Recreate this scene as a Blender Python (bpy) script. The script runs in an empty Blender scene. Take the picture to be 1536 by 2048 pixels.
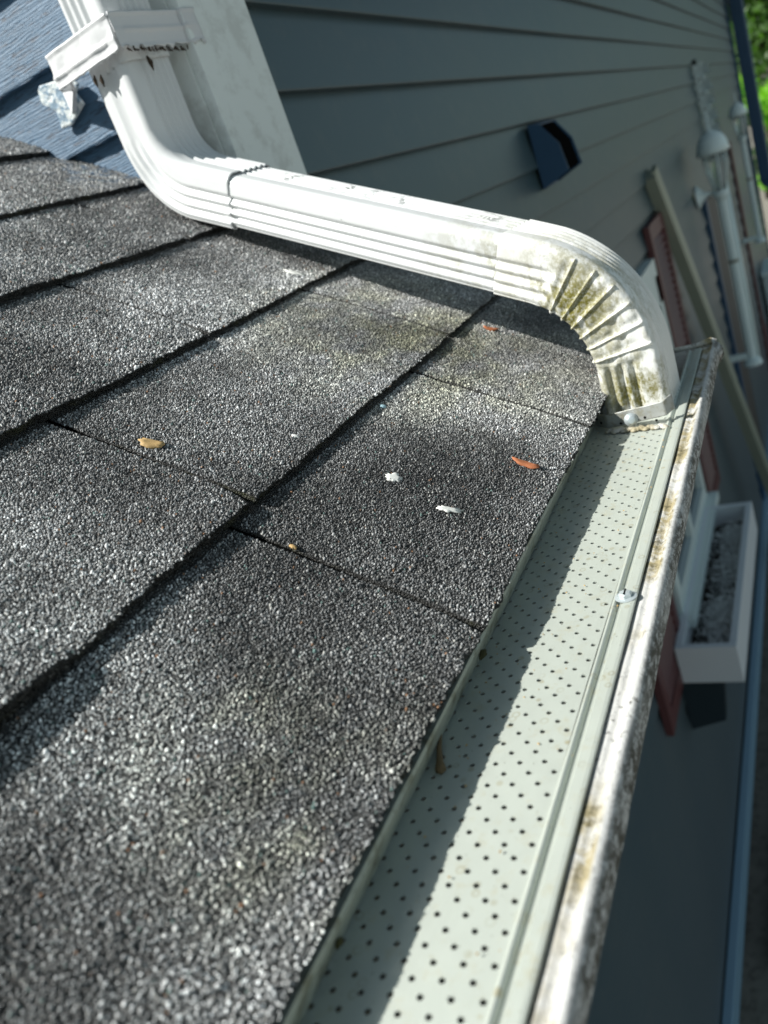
import bpy, bmesh, math, random
import numpy as np
from mathutils import Vector, Matrix
random.seed(7); rng = np.random.default_rng(7)
S = bpy.context.scene
C = S.collection

# ---------------------------------------------------------------- camera
cam_d = bpy.data.cameras.new('camera'); cam = bpy.data.objects.new('camera', cam_d); C.objects.link(cam)
RX = Vector((0.40558648, -0.46129354, 0.78911842))
RY = Vector((-0.85000643, 0.12713487, 0.51120034))
RZ = Vector((-0.33613788, -0.87809168, -0.34053829))
M3 = Matrix(((RX[0], -RX[1], -RX[2]), (RY[0], -RY[1], -RY[2]), (RZ[0], -RZ[1], -RZ[2])))
cam.matrix_world = M3.to_4x4()
cam_d.sensor_fit = 'HORIZONTAL'; cam_d.sensor_width = 36; cam_d.lens = 36 * 1614.867 / 1536
cam_d.clip_start = .02; cam_d.clip_end = 400
cam_d.dof.use_dof = True; cam_d.dof.focus_distance = .80; cam_d.dof.aperture_fstop = 6.8
S.camera = cam
S.render.resolution_x = 768; S.render.resolution_y = 1024

# ---------------------------------------------------------------- light
sun_vec = Vector((-.55, .76, 1)).normalized()          # towards the sun
wd = bpy.data.worlds.new('World'); S.world = wd; wd.use_nodes = True
wn = wd.node_tree; bg = wn.nodes['Background']; sky = wn.nodes.new('ShaderNodeTexSky')
sky.sky_type = 'NISHITA'; sky.sun_disc = False
sky.sun_elevation = math.asin(sun_vec.z)
sky.sun_rotation = math.atan2(sun_vec.x, sun_vec.y)
sky.air_density = 1.0; sky.dust_density = 1.5
hs = wn.nodes.new('ShaderNodeHueSaturation'); hs.inputs['Saturation'].default_value = .62
tn = wn.nodes.new('ShaderNodeMix'); tn.data_type = 'RGBA'; tn.blend_type = 'MULTIPLY'; tn.inputs[0].default_value = 1; tn.inputs[7].default_value = (.88, 1.04, .98, 1)
wn.links.new(sky.outputs[0], hs.inputs['Color']); wn.links.new(hs.outputs[0], tn.inputs[6]); wn.links.new(tn.outputs[2], bg.inputs[0]); bg.inputs[1].default_value = .063
sl = bpy.data.lights.new('sun', 'SUN'); sl.energy = 5.0; sl.angle = math.radians(.53); sl.color = (1, .99, .935)
so = bpy.data.objects.new('sun', sl); C.objects.link(so)
so.rotation_euler = (-sun_vec).to_track_quat('-Z', 'Y').to_euler()
S.view_settings.view_transform = 'Standard'; S.view_settings.look = 'None'
S.view_settings.exposure = .6; S.view_settings.gamma = 1
S.render.engine = 'CYCLES'

# ---------------------------------------------------------------- node helpers
class NT:
    def __init__(s, name):
        s.m = bpy.data.materials.new(name); s.m.use_nodes = True; s.t = s.m.node_tree
        s.b = s.t.nodes['Principled BSDF']; s.geo = s.t.nodes.new('ShaderNodeNewGeometry')
        s.pos = s.geo.outputs['Position']
    def n(s, typ, **kw):
        x = s.t.nodes.new(typ)
        for k, v in kw.items(): setattr(x, k, v)
        return x
    def link(s, a, b): s.t.links.new(a, b)
    def put(s, sock, v):
        if hasattr(v, 'links') or isinstance(v, bpy.types.NodeSocket): s.link(v, sock)
        else: sock.default_value = v
    def noise(s, scale, detail=4, rough=.55, vec=None, dist=0):
        x = s.n('ShaderNodeTexNoise'); x.inputs['Scale'].default_value = scale; x.inputs['Detail'].default_value = detail
        x.inputs['Roughness'].default_value = rough; x.inputs['Distortion'].default_value = dist
        s.link(vec or s.pos, x.inputs['Vector']); return x.outputs['Fac']
    def voro(s, scale, feature='F1', out='Distance', vec=None, rnd=1):
        x = s.n('ShaderNodeTexVoronoi', feature=feature); x.inputs['Scale'].default_value = scale
        x.inputs['Randomness'].default_value = rnd
        s.link(vec or s.pos, x.inputs['Vector']); return x.outputs[out]
    def scaled(s, sx, sy, sz, vec=None):
        x = s.n('ShaderNodeMapping'); x.inputs['Scale'].default_value = (sx, sy, sz); s.link(vec or s.pos, x.inputs[0]); return x.outputs[0]
    def ramp(s, fac, stops, interp='LINEAR'):
        x = s.n('ShaderNodeValToRGB'); x.color_ramp.interpolation = interp
        e = x.color_ramp.elements
        while len(e) < len(stops): e.new(.5)
        for i, (p, c) in enumerate(stops):
            e[i].position = p; e[i].color = (*c, 1) if isinstance(c, tuple) else (c, c, c, 1)
        s.link(fac, x.inputs[0]); return x.outputs[0]
    def mix(s, fac, a, b, mode='MIX'):
        x = s.n('ShaderNodeMix', data_type='RGBA', blend_type=mode)
        s.put(x.inputs[0], fac)
        for k, v in ((6, a), (7, b)):
            s.put(x.inputs[k], (*v, 1) if isinstance(v, tuple) else v)
        return x.outputs[2]
    def math(s, op, a, b=0, clamp=False):
        x = s.n('ShaderNodeMath', operation=op, use_clamp=clamp); s.put(x.inputs[0], a); s.put(x.inputs[1], b); return x.outputs[0]
    def ball(s, c, r0, r1):                           # 1 inside r0, 0 outside r1 of a world point
        x = s.n('ShaderNodeVectorMath', operation='DISTANCE'); s.link(s.pos, x.inputs[0]); x.inputs[1].default_value = c
        m = s.n('ShaderNodeMapRange'); m.inputs[1].default_value = r0; m.inputs[2].default_value = r1
        m.inputs[3].default_value = 1; m.inputs[4].default_value = 0; s.link(x.outputs['Value'], m.inputs[0]); return m.outputs[0]
    def bump(s, h, dist, strength=1, prev=None):
        x = s.n('ShaderNodeBump'); x.inputs['Distance'].default_value = dist; x.inputs['Strength'].default_value = strength
        s.link(h, x.inputs['Height'])
        if prev: s.link(prev, x.inputs['Normal'])
        return x.outputs[0]
    def out(s, col=None, rough=None, bump=None, metal=None, spec=None):
        i = s.b.inputs
        if col is not None: s.put(i['Base Color'], (*col, 1) if isinstance(col, tuple) else col)
        if rough is not None: s.put(i['Roughness'], rough)
        if bump is not None: s.link(bump, i['Normal'])
        if metal is not None: s.put(i['Metallic'], metal)
        if spec is not None: s.put(i['Specular IOR Level'], spec)
        return s.m

def m_shingle(shift=0.0, side=False, gran=False):
    t = NT('loose_granules' if gran else 'shingle_granules' if not side else 'shingle_cut_edge')
    wob = t.n('ShaderNodeVectorMath', operation='ADD')
    nz = t.n('ShaderNodeTexNoise'); nz.inputs['Scale'].default_value = 260; t.link(t.pos, nz.inputs['Vector'])
    sc = t.n('ShaderNodeVectorMath', operation='SCALE'); sc.inputs['Scale'].default_value = .0010; t.link(nz.outputs['Color'], sc.inputs[0])
    t.link(t.pos, wob.inputs[0]); t.link(sc.outputs[0], wob.inputs[1]); v = wob.outputs[0]
    big = 455
    cell = t.voro(big, out='Color', vec=v); d1 = t.voro(big, vec=v)
    dE = t.voro(big, 'DISTANCE_TO_EDGE', vec=v)
    if gran:
        at = t.n('ShaderNodeAttribute', attribute_name='rnd'); cell = at.outputs['Color']
    sep = t.n('ShaderNodeSeparateColor'); t.link(cell, sep.inputs[0])
    base = t.ramp(sep.outputs[0], [(0, .10), (.3, .185), (.55, .28), (.8, .42), (1, .78)])
    # blends: light weathered, dark, and mossy areas
    pn = t.noise(4.2, 5, .62); pn2 = t.noise(11, 4, .6, vec=t.scaled(1, 1.4, 1.4))
    base = t.mix(1, base, t.ramp(pn, [(.36, .45), (.47, .85), (.56, 1.35), (.66, 2.0)]), 'MULTIPLY')
    olive = t.mix(1, base, (1.18, 1.16, .84), 'MULTIPLY')
    mo = t.math('ADD', t.ball((1.0, .5, -.19), .02, .3), t.ball((.3, .32, -.3), .0, .13))
    mo = t.math('MULTIPLY', mo, t.ramp(pn2, [(.4, 0.), (.6, 1.)]), True)
    base = t.mix(mo, base, olive)
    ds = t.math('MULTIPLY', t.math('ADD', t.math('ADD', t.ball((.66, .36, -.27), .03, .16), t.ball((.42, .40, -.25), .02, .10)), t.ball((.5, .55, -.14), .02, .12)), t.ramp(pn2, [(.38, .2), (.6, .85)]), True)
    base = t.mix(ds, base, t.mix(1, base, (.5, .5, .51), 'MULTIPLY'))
    base = t.mix(t.ball((.2, .42, -.24), .05, .28), base, t.mix(1, base, (1.5, 1.52, 1.5), 'MULTIPLY'))  # lightens a patch at the near left
    # rare coloured granules
    base = t.mix(t.ramp(sep.outputs[1], [(.994, 0.), (.996, 1.)]), base, (.32, .17, .09))
    base = t.mix(t.ramp(sep.outputs[2], [(.985, 0.), (.99, 1.)]), base, (.16, .25, .23))
    base = t.mix(t.ramp(sep.outputs[1], [(.0, 1.), (.035, 1.), (.04, 0.)]), base, (.5, .49, .46))
    # black asphalt between granules
    if gran:
        bp = t.math('MULTIPLY', t.ball((1.3, 1.16, .22), .03, .16), t.ramp(t.noise(45, 5, .7), [(.52, 0.), (.57, 1.)]), True)
        base = t.mix(bp, base, (.14, .21, .3))
        return t.out(base, t.ramp(sep.outputs[2], [(0, .28), (1, .8)]), t.bump(t.noise(1800, 3, .7), .0006, .7), spec=.55)
    base = t.mix(t.ramp(dE, [(.0, 1.), (.06, .9), (.17, 0.)]), base, (.006, .006, .006))
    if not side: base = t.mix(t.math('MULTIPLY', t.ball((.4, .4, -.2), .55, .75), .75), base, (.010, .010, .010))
    # loose blue paint drips near the blue wall
    bp = t.math('MULTIPLY', t.ball((1.3, 1.16, .22), .03, .16), t.ramp(t.noise(45, 5, .7), [(.52, 0.), (.57, 1.)]), True)
    base = t.mix(bp, base, (.14, .21, .3))
    if side: base = t.mix(.86, base, (.008, .008, .006))
    if side: base = t.mix(t.ramp(t.noise(22, 4), [(.55, 0.), (.7, .7)]), base, (.06, .065, .015))
    h = t.math('SUBTRACT', 1, d1)
    h = t.math('ADD', h, t.math('MULTIPLY', sep.outputs[0], .5))
    h = t.math('MULTIPLY', h, t.ramp(dE, [(0, 0.), (.15, 1.)]))
    off = t.n('ShaderNodeVectorMath', operation='SUBTRACT'); t.link(cell, off.inputs[0]); off.inputs[1].default_value = (.5, .5, .5)
    o2 = t.n('ShaderNodeVectorMath', operation='SCALE'); o2.inputs['Scale'].default_value = 1.0; t.link(off.outputs[0], o2.inputs[0])
    o3 = t.n('ShaderNodeVectorMath', operation='ADD'); t.link(o2.outputs[0], o3.inputs[0]); t.link(t.geo.outputs['Normal'], o3.inputs[1])
    o4 = t.n('ShaderNodeVectorMath', operation='NORMALIZE'); t.link(o3.outputs[0], o4.inputs[0])
    b = t.bump(t.noise(14, 4), .006, .5, o4.outputs[0])
    b = t.bump(t.noise(1500, 2), .0006, .6, b)
    b = t.bump(h, .0045, 1.0, b)
    rg = t.ramp(sep.outputs[2], [(0, .3), (1, .75)])
    return t.out(base, rg, b, spec=.6)

def m_white(name, base=(.70, .71, .715), rough=.3, scuff=False, specks=True, algae=()):
    t = NT(name)
    col = t.mix(t.noise(9, 4), base, tuple(x * .93 for x in base))
    col = t.mix(t.ramp(t.noise(60, 6, .75), [(.62, 0.), (.85, .2)]), col, (.58, .55, .45))
    bm = t.bump(t.noise(35, 3), .002, .25)
    for c, r0, r1, amt in algae:
        k = t.math('MULTIPLY', t.ball(c, r0, r1), t.ramp(t.noise(24, 7, .72, vec=t.scaled(1, 1, .55)), [(.45, 0.), (.54, 1.)]), True)
        k = t.math('MULTIPLY', k, t.ramp(t.noise(240, 4, .7), [(.32, .45), (.55, 1.)]), True)
        col = t.mix(t.math('MULTIPLY', k, amt), col, (.17, .15, .022))
        k2 = t.math('MULTIPLY', t.ball(c, r0, r1 * .9), t.ramp(t.noise(75, 6, .8), [(.57, 0.), (.66, 1.)]), True)
        col = t.mix(t.math('MULTIPLY', k2, amt * .9), col, (.12, .11, .03))
    if scuff:
        m = None
        for c in ((.70, .078), (.60, .034), (.50, -.015), (.385, -.06), (.55, .012)):
            x = 1.0 + .2237 * (c[0] - .21) + .065
            q = t.ball((x, c[0], c[1]), .0, .034); m = q if m is None else t.math('ADD', m, q, True)
        sc_ = t.math('MULTIPLY', m, t.ramp(t.noise(85, 4, .7, vec=t.scaled(1, .45, 1)), [(.535, 0.), (.555, 1.)]), True)
        col = t.mix(sc_, col, (.05, .055, .05)); bm = t.bump(sc_, .0008, .5, bm)
    if specks:
        sp = t.math('MULTIPLY', t.ramp(t.noise(150, 3, .7), [(.70, 0.), (.72, 1.)]), t.ramp(t.noise(16, 3), [(.5, 0.), (.6, 1.)]))
        col = t.mix(sp, col, (.035, .035, .03)); bm = t.bump(sp, .0006, .5, bm)
    return t.out(col, rough, bm, spec=.5)

def m_guard():
    t = NT('guard_aluminium')
    col = t.mix(t.noise(6, 4), (.42, .45, .405), (.48, .51, .46))
    col = t.mix(t.ramp(t.noise(55, 6, .7), [(.55, 0.), (.72, .5)]), col, (.42, .38, .25))
    vz = t.voro(70, out='Distance'); ringm = t.math('MULTIPLY', t.ramp(vz, [(.12, 0.), (.17, 1.), (.2, 1.), (.25, 0.)]), t.ramp(t.noise(20, 3), [(.50, 0.), (.62, .55)]))
    col = t.mix(ringm, col, (.30, .27, .17))
    col = t.mix(t.math('MULTIPLY', t.ramp(t.voro(48, out='Distance'), [(.10, 1.), (.15, 0.)]), t.ramp(t.noise(13, 3), [(.52, 0.), (.58, .7)])), col, (.33, .29, .17))
    col = t.mix(t.ramp(t.noise(400, 2), [(.74, 0.), (.76, 1.)]), col, (.1, .09, .06))
    # brown mud where leaves wash against the back edge
    b = t.bump(t.noise(900, 2, vec=t.scaled(.05, 1, 1)), .0003, .5)
    b = t.bump(t.noise(12, 3), .002, .25, b)
    return t.out(col, t.ramp(t.noise(70, 4), [(.3, .36), (.7, .55)]), b, metal=.25, spec=.5)

def m_gutter():
    t = NT('gutter_white_paint_dirty')
    col = t.mix(t.noise(20, 5, .7), (.66, .66, .66), (.5, .49, .46))
    sep = t.n('ShaderNodeSeparateXYZ'); t.link(t.pos, sep.inputs[0])
    yy = t.math('SUBTRACT', sep.outputs[1], t.math('MULTIPLY', t.math('SUBTRACT', sep.outputs[0], .45), .016))
    inner = t.ramp(t.math('MULTIPLY', t.math('SUBTRACT', yy, .1475), 60), [(.45, 0.), (.62, 1.)])     # groove beside the guard
    outer = t.ramp(t.math('MULTIPLY', t.math('SUBTRACT', yy, .1475), 60), [(.0, 1.), (.16, 1.), (.40, .12), (.5, .0)])
    moss = t.ramp(t.noise(28, 6, .75), [(.40, 0.), (.55, 1.)])
    ng = t.ramp(t.noise(7, 3), [(.42, 0.), (.6, 1.)])
    col = t.mix(t.math('MULTIPLY', t.math('MULTIPLY', inner, moss), t.math('ADD', ng, .1), True), col, (.33, .28, .165))
    col = t.mix(t.math('MULTIPLY', t.math('MULTIPLY', inner, t.ramp(t.noise(120, 5, .7), [(.5, 0.), (.62, .8)])), ng), col, (.10, .085, .04))
    grime = t.ramp(t.noise(150, 8, .85, vec=t.scaled(.5, 1, 1)), [(.44, 0.), (.52, 1.)])
    g2 = t.ramp(t.noise(9, 4), [(.34, .45), (.5, 1.)])
    col = t.mix(t.math('MULTIPLY', t.math('MULTIPLY', grime, outer), g2), col, (.085, .078, .062))
    sp = t.ramp(t.noise(190, 5, .8), [(.57, 0.), (.62, 1.)])
    col = t.mix(t.math('MULTIPLY', sp, t.ramp(t.noise(12, 3), [(.4, .1), (.6, .9)])), col, (.05, .045, .035))
    b = t.bump(t.noise(90, 6, .75), .0025, .7)
    return t.out(col, .72, b, spec=.35)

def m_simple(name, col, rough=.6, var=.15, nscale=8, bump_s=40, bump_d=.001, metal=0.0, dark=None):
    t = NT(name)
    c2 = tuple(x * (1 - var) for x in col)
    cc = t.mix(t.noise(nscale, 5), col, c2)
    if dark: cc = t.mix(t.ramp(t.noise(nscale * 3, 6, .7), [(.5, 0.), (.62, dark[1])]), cc, dark[0])
    return t.out(cc, rough, t.bump(t.noise(bump_s, 4), bump_d, .5), metal=metal)

def m_siding():
    t = NT('dark_vinyl_siding')
    col = t.mix(t.noise(1.2, 3), (.027, .070, .096), (.064, .092, .096))
    col = t.mix(t.ramp(t.noise(14, 5, .7), [(.5, 0.), (.8, .35)]), col, (.12, .13, .12))
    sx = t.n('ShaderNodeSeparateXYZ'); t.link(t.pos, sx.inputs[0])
    low_lift = t.math('MULTIPLY', t.ramp(t.math('ADD', t.math('MULTIPLY', t.math('ADD', sx.outputs[2], 4.1), .3), t.math('MULTIPLY', t.noise(2.2, 4, vec=t.scaled(1, 1, .25)), .35)), [(.25, .85), (.95, 0.)]), .8)
    col = t.mix(low_lift, col, (.15, .17, .185))                      # paler low on the wall: missing bounce light put into the colour
    g = t.noise(40, 5, .6, vec=t.scaled(.08, 1, 1))
    return t.out(col, .38, t.bump(g, .0012, .45))

def m_bluewood():
    t = NT('blue_painted_cedar')
    v = t.scaled(1, .13, 1)
    g = t.noise(150, 6, .65, vec=v, dist=1.4)
    col = t.mix(t.noise(10, 3), (.048, .112, .19), (.062, .13, .215))
    col = t.mix(t.ramp(g, [(.36, 1.), (.46, 0.)]), col, (.018, .03, .055))
    w = t.n('ShaderNodeTexWave', bands_direction='Z'); w.inputs['Scale'].default_value = 60; w.inputs['Distortion'].default_value = 9
    w.inputs['Detail'].default_value = 4; w.inputs['Detail Scale'].default_value = 1.2; t.link(t.scaled(1, .12, 1), w.inputs['Vector'])
    b = t.bump(w.outputs['Fac'], .0012, .6); b = t.bump(g, .0022, .9, b)
    return t.out(col, .6, b)

MAT = {}
def M(k): return MAT[k]
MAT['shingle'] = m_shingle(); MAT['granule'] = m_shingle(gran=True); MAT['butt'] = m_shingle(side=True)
MAT['pipe'] = m_white('downspout_white_enamel', scuff=True, algae=[((1.03, .37, -.13), .0, .16, .55)])
MAT['elbow_low'] = m_white('stained_white_enamel', base=(.82, .815, .79), rough=.36, algae=[((1.015, .285, -.20), .02, .13, 1.), ((1.01, .235, -.33), .02, .085, 1.)])
MAT['elbow_up'] = m_white('clean_white_enamel', specks=False, rough=.3)
MAT['strap'] = m_white('strap_white_paint', base=(.70, .70, .71), rough=.5)
MAT['guard'] = m_guard(); MAT['gutter'] = m_gutter()
MAT['strip'] = m_simple('drip_edge_metal', (.40, .42, .36), .45, .2, 12, 60, .001, .1, dark=((.12, .11, .06), .75))
MAT['zinc'] = m_simple('zinc_screw_metal', (.62, .68, .70), .35, .2, 60, 200, .0004, .5)
MAT['perf_strap'] = m_simple('grey_coated_strap', (.42, .43, .42), .5, .2, 30, 90, .0006, .3, dark=((.2, .17, .08), .5))
MAT['corner'] = m_simple('grey_white_corner_paint', (.84, .88, .86), .5, .07, 5, 25, .0008, 0, dark=((.45, .45, .42), .4))
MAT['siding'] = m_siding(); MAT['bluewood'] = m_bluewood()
MAT['navy'] = m_simple('navy_paint', (.028, .085, .17), .45, .2)
MAT['dark'] = m_simple('dark_cavity', (.006, .006, .006), 1., .2)
MAT['dark'].node_tree.nodes['Principled BSDF'].inputs['Specular IOR Level'].default_value = 0
MAT['box'] = m_simple('white_planter_paint', (.74, .77, .80), .5, .12, 3)
MAT['boxside'] = MAT['box']
MAT['soil'] = m_simple('dark_potting_soil', (.035, .025, .018), .95, .5, 25, 60, .02)
MAT['dry'] = m_simple('dried_white_alyssum', (.75, .77, .76), .9, .3, 30)
MAT['darkteal'] = m_simple('dark_teal_iron', (.02, .035, .045), .5, .2)
MAT['maroon'] = m_simple('maroon_shutter_paint', (.13, .045, .045), .5, .2)
MAT['window_white'] = m_simple('white_window_frame', (.72, .80, .78), .45, .1)
MAT['pole'] = m_simple('grey_green_metal', (.37, .40, .32), .42, .2, 4, 20, .001, .2)
MAT['lamp_white'] = m_simple('white_lamp_paint', (.80, .92, .92), .4, .1, 6)
MAT['brown'] = m_simple('brown_trim_paint', (.085, .07, .062), .6, .2)
MAT['ledge'] = m_simple('pale_blue_ledge_paint', (.28, .43, .55), .5, .12, 3)
MAT['ground'] = m_simple('dark_bark_ground', (.27, .25, .21), .95, .5, 6, 12, .03, 0, dark=((.12, .11, .09), .8))
MAT['leaf_tan'] = m_simple('dry_tan_leaf', (.55, .36, .15), .7, .3, 120, 300, .0004)
MAT['leaf_orange'] = m_simple('dry_orange_leaf', (.50, .17, .07), .7, .35, 120, 300, .0004)
MAT['white_drop'] = m_simple('chalky_white_splash', (.80, .80, .76), .8, .25, 150, 400, .0004)
MAT['blue_chip'] = m_simple('pale_blue_paint_chip', (.35, .52, .58), .6, .1)
MAT['red'] = m_simple('red_plastic', (.45, .02, .03), .4, .1)
MAT['curl'] = m_simple('brown_curled_leaf', (.20, .13, .06), .8, .4, 200, 300, .001)
MAT['bounce_pale'] = m_simple('pale_bounce_slab', (.27, .265, .25), .85, .15, 1.5, 30, .003, 0, dark=((.2, .195, .185), .5))
MAT['moss'] = m_simple('olive_moss', (.07, .065, .02), .95, .5, 200, 300, .002)
MAT['rust'] = m_simple('rusty_dirt', (.055, .035, .02), .9, .4, 90, 200, .002)
def m_glass():
    t = NT('dark_window_glass'); return t.out((.02, .025, .03), .08)
MAT['glass'] = m_glass()
def m_lampglass():
    t = NT('lamp_glass'); t.b.inputs['Transmission Weight'].default_value = .8; return t.out((.75, .8, .78), .2)
MAT['lampglass'] = m_lampglass()
def m_leaf(name, a, b):
    t = NT(name); col = t.mix(t.noise(1.6, 3), a, b)
    t.b.inputs['Transmission Weight'].default_value = 0
    tr = t.n('ShaderNodeBsdfTranslucent'); t.link(t.mix(1, col, (1.5, 1.9, .6), 'MULTIPLY'), tr.inputs[0])
    mx = t.n('ShaderNodeMixShader'); mx.inputs[0].default_value = .45
    t.out(col, .5); o = t.t.nodes['Material Output']
    t.link(t.b.outputs[0], mx.inputs[1]); t.link(tr.outputs[0], mx.inputs[2]); t.link(mx.outputs[0], o.inputs[0]); return t.m
MAT['leaf_dark'] = m_leaf('tree_leaves_green', (.05, .11, .03), (.09, .17, .04))
MAT['leaf_bright'] = m_leaf('bush_leaves_bright', (.30, .55, .05), (.2, .4, .05))
MAT['bark'] = m_simple('tree_bark', (.09, .07, .05), .9, .3)

# ---------------------------------------------------------------- object helpers
def tag(o, label=None, cat=None, group=None, kind=None):
    if label: o['label'] = label
    if cat: o['category'] = cat
    if group: o['group'] = group
    if kind: o['kind'] = kind
    return o
def thing(name, label, cat, loc=(0, 0, 0), group=None):
    o = bpy.data.objects.new(name, None); C.objects.link(o); o.location = loc; o.empty_display_size = .05
    return tag(o, label, cat, group)
def mesh(name, V, F, mat, parent=None, smooth=False, mats=None, fm=None, origin=None):
    """V in world coordinates; the object's origin goes to the centre of its bounds"""
    V = np.asarray(V, float)
    c = np.asarray(origin, float) if origin is not None else (V.min(0) + V.max(0)) / 2
    me = bpy.data.meshes.new(name); me.from_pydata((V - c).tolist(), [], [list(map(int, f)) for f in F])
    if mats:
        for k in mats: me.materials.append(MAT[k])
        if fm is not None: me.polygons.foreach_set('material_index', np.asarray(fm, dtype=np.int32))
    else: me.materials.append(MAT[mat])
    if smooth: me.polygons.foreach_set('use_smooth', [True] * len(me.polygons))
    me.update()
    o = bpy.data.objects.new(name, me); C.objects.link(o); o.location = c.tolist()
    if parent is not None:
        o.parent = parent
        p = Vector((0, 0, 0)); q = parent
        while q: p = p + q.location; q = q.parent
        o.location = Vector(c.tolist()) - p
    return o
def world_loc(o):
    p = Vector((0, 0, 0))
    while o: p = p + o.location; o = o.parent
    return p
class MB:
    def __init__(s): s.V = []; s.F = []
    def add(s, V, F):
        n = len(s.V); s.V += [tuple(map(float, v)) for v in V]; s.F += [[i + n for i in f] for f in F]; return s
    def hexa(s, P):      # 8 corners: bottom 0-3 ccw, top 4-7
        return s.add(P, [(0, 3, 2, 1), (4, 5, 6, 7), (0, 1, 5, 4), (1, 2, 6, 5), (2, 3, 7, 6), (3, 0, 4, 7)])
    def box(s, a, b):
        (x0, y0, z0), (x1, y1, z1) = a, b
        return s.hexa([(x0, y0, z0), (x1, y0, z0), (x1, y1, z0), (x0, y1, z0), (x0, y0, z1), (x1, y0, z1), (x1, y1, z1), (x0, y1, z1)])
    def prism(s, prof, axis, a, b, ea=None, eb=None):   # profile of (p,q) extruded along axis x
        n = len(prof); V = []
        for t in (a, b):
            for p, q in prof:
                V.append((t, p, q) if axis == 'x' else (p, t, q) if axis == 'y' else (p, q, t))
        F = [(i, (i + 1) % n, n + (i + 1) % n, n + i) for i in range(n)] + [tuple(range(n))[::-1], tuple(range(n, 2 * n))]
        return s.add(V, F)
    def ring(s, pts, r, n=12, cap=True):      # tube along points, radii list or number
        P = [Vector(p) for p in pts]; R = r if isinstance(r, (list, tuple)) else [r] * len(P); V = []; F = []
        for i, p in enumerate(P):
            d = (P[min(i + 1, len(P) - 1)] - P[max(i - 1, 0)]).normalized()
            a = d.cross(Vector((.013, .31, .95))); a = a.normalized() if a.length > 1e-4 else Vector((1, 0, 0)); b = d.cross(a)
            for k in range(n):
                q = 2 * math.pi * k / n; V.append(p + (a * math.cos(q) + b * math.sin(q)) * R[i])
        for i in range(len(P) - 1):
            for k in range(n): F.append((i * n + k, i * n + (k + 1) % n, (i + 1) * n + (k + 1) % n, (i + 1) * n + k))
        if cap: F += [tuple(range(n))[::-1], tuple(range((len(P) - 1) * n, len(P) * n))]
        return s.add(V, F)
    def lathe(s, c, prof, n=20):   # profile (r, z) around vertical through c
        V = []; F = []
        for r, z in prof:
            for k in range(n):
                q = 2 * math.pi * k / n; V.append((c[0] + r * math.cos(q), c[1] + r * math.sin(q), c[2] + z))
        for i in range(len(prof) - 1):
            for k in range(n): F.append((i * n + k, i * n + (k + 1) % n, (i + 1) * n + (k + 1) % n, (i + 1) * n + k))
        F += [tuple(range(n))[::-1], tuple(range((len(prof) - 1) * n, len(prof) * n))]
        return s.add(V, F)
    def build(s, name, mat, parent=None, smooth=False, bevel=0):
        o = mesh(name, s.V, s.F, mat, parent, smooth)
        bm = bmesh.new(); bm.from_mesh(o.data); bmesh.ops.recalc_face_normals(bm, faces=bm.faces)
        if bevel: bmesh.ops.bevel(bm, geom=list(bm.edges), offset=bevel, segments=2, affect='EDGES', profile=.6)
        bm.to_mesh(o.data); bm.free(); return o

# vectorised value noise
_G = rng.random((64, 64, 64))
def vnoise(x, y, z=0.0, f=1.0):
    x = np.asarray(x, float) * f + 100.3; y = np.asarray(y, float) * f + 57.7; z = np.asarray(z, float) * f + 11.1 + 0 * x
    xi, yi, zi = np.floor(x).astype(int), np.floor(y).astype(int), np.floor(z).astype(int)
    u, v, w = x - xi, y - yi, z - zi; u = u*u*(3-2*u); v = v*v*(3-2*v); w = w*w*(3-2*w)
    g = lambda a, b, c: _G[(xi+a) % 64, (yi+b) % 64, (zi+c) % 64]
    r = 0
    for a in (0, 1):
        for b in (0, 1):
            for c in (0, 1):
                r = r + g(a, b, c) * (u if a else 1-u) * (v if b else 1-v) * (w if c else 1-w)
    return r * 2 - 1

# ================================================================ setting: ground
XB = 1.32            # wall that the little roof runs into
YW = .893            # long wall
GZ = -4.12
def ground():
    n = 60; xs = np.linspace(-60, 120, n); ys = np.linspace(-90, 60, n)
    V = [(x, y, GZ) for x in xs for y in ys]; F = [(i*n+j, (i+1)*n+j, (i+1)*n+j+1, i*n+j+1) for i in range(n-1) for j in range(n-1)]
    tag(mesh('ground', V, F, 'ground'), kind='structure')
ground()

tag(MB().box((-30, -16, GZ - .1), (60, -2.0, GZ + .012)).build('bounce_slab', 'bounce_pale'), kind='structure')  # unseen pale slab, added to bounce sunlight onto the lower wall
# ================================================================ the house
house = thing('house', 'house with dark slate siding, white corner trim and a small shingled lower roof', 'house', (XB, YW + 1, GZ))
TILT = .0165
XE = 15.55
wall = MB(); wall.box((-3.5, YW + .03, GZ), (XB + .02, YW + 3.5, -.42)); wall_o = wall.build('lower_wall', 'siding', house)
core = MB(); core.box((XB + .03, YW + .035, GZ), (XE - .03, YW + 7, 1.33)); core.prism([(YW + .035, 1.3301), (YW + 7, 1.3301), (YW + 3.5, 3.35)], 'x', XB + .03, XE - .03); core.build('wall_core', 'siding', house)
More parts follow.
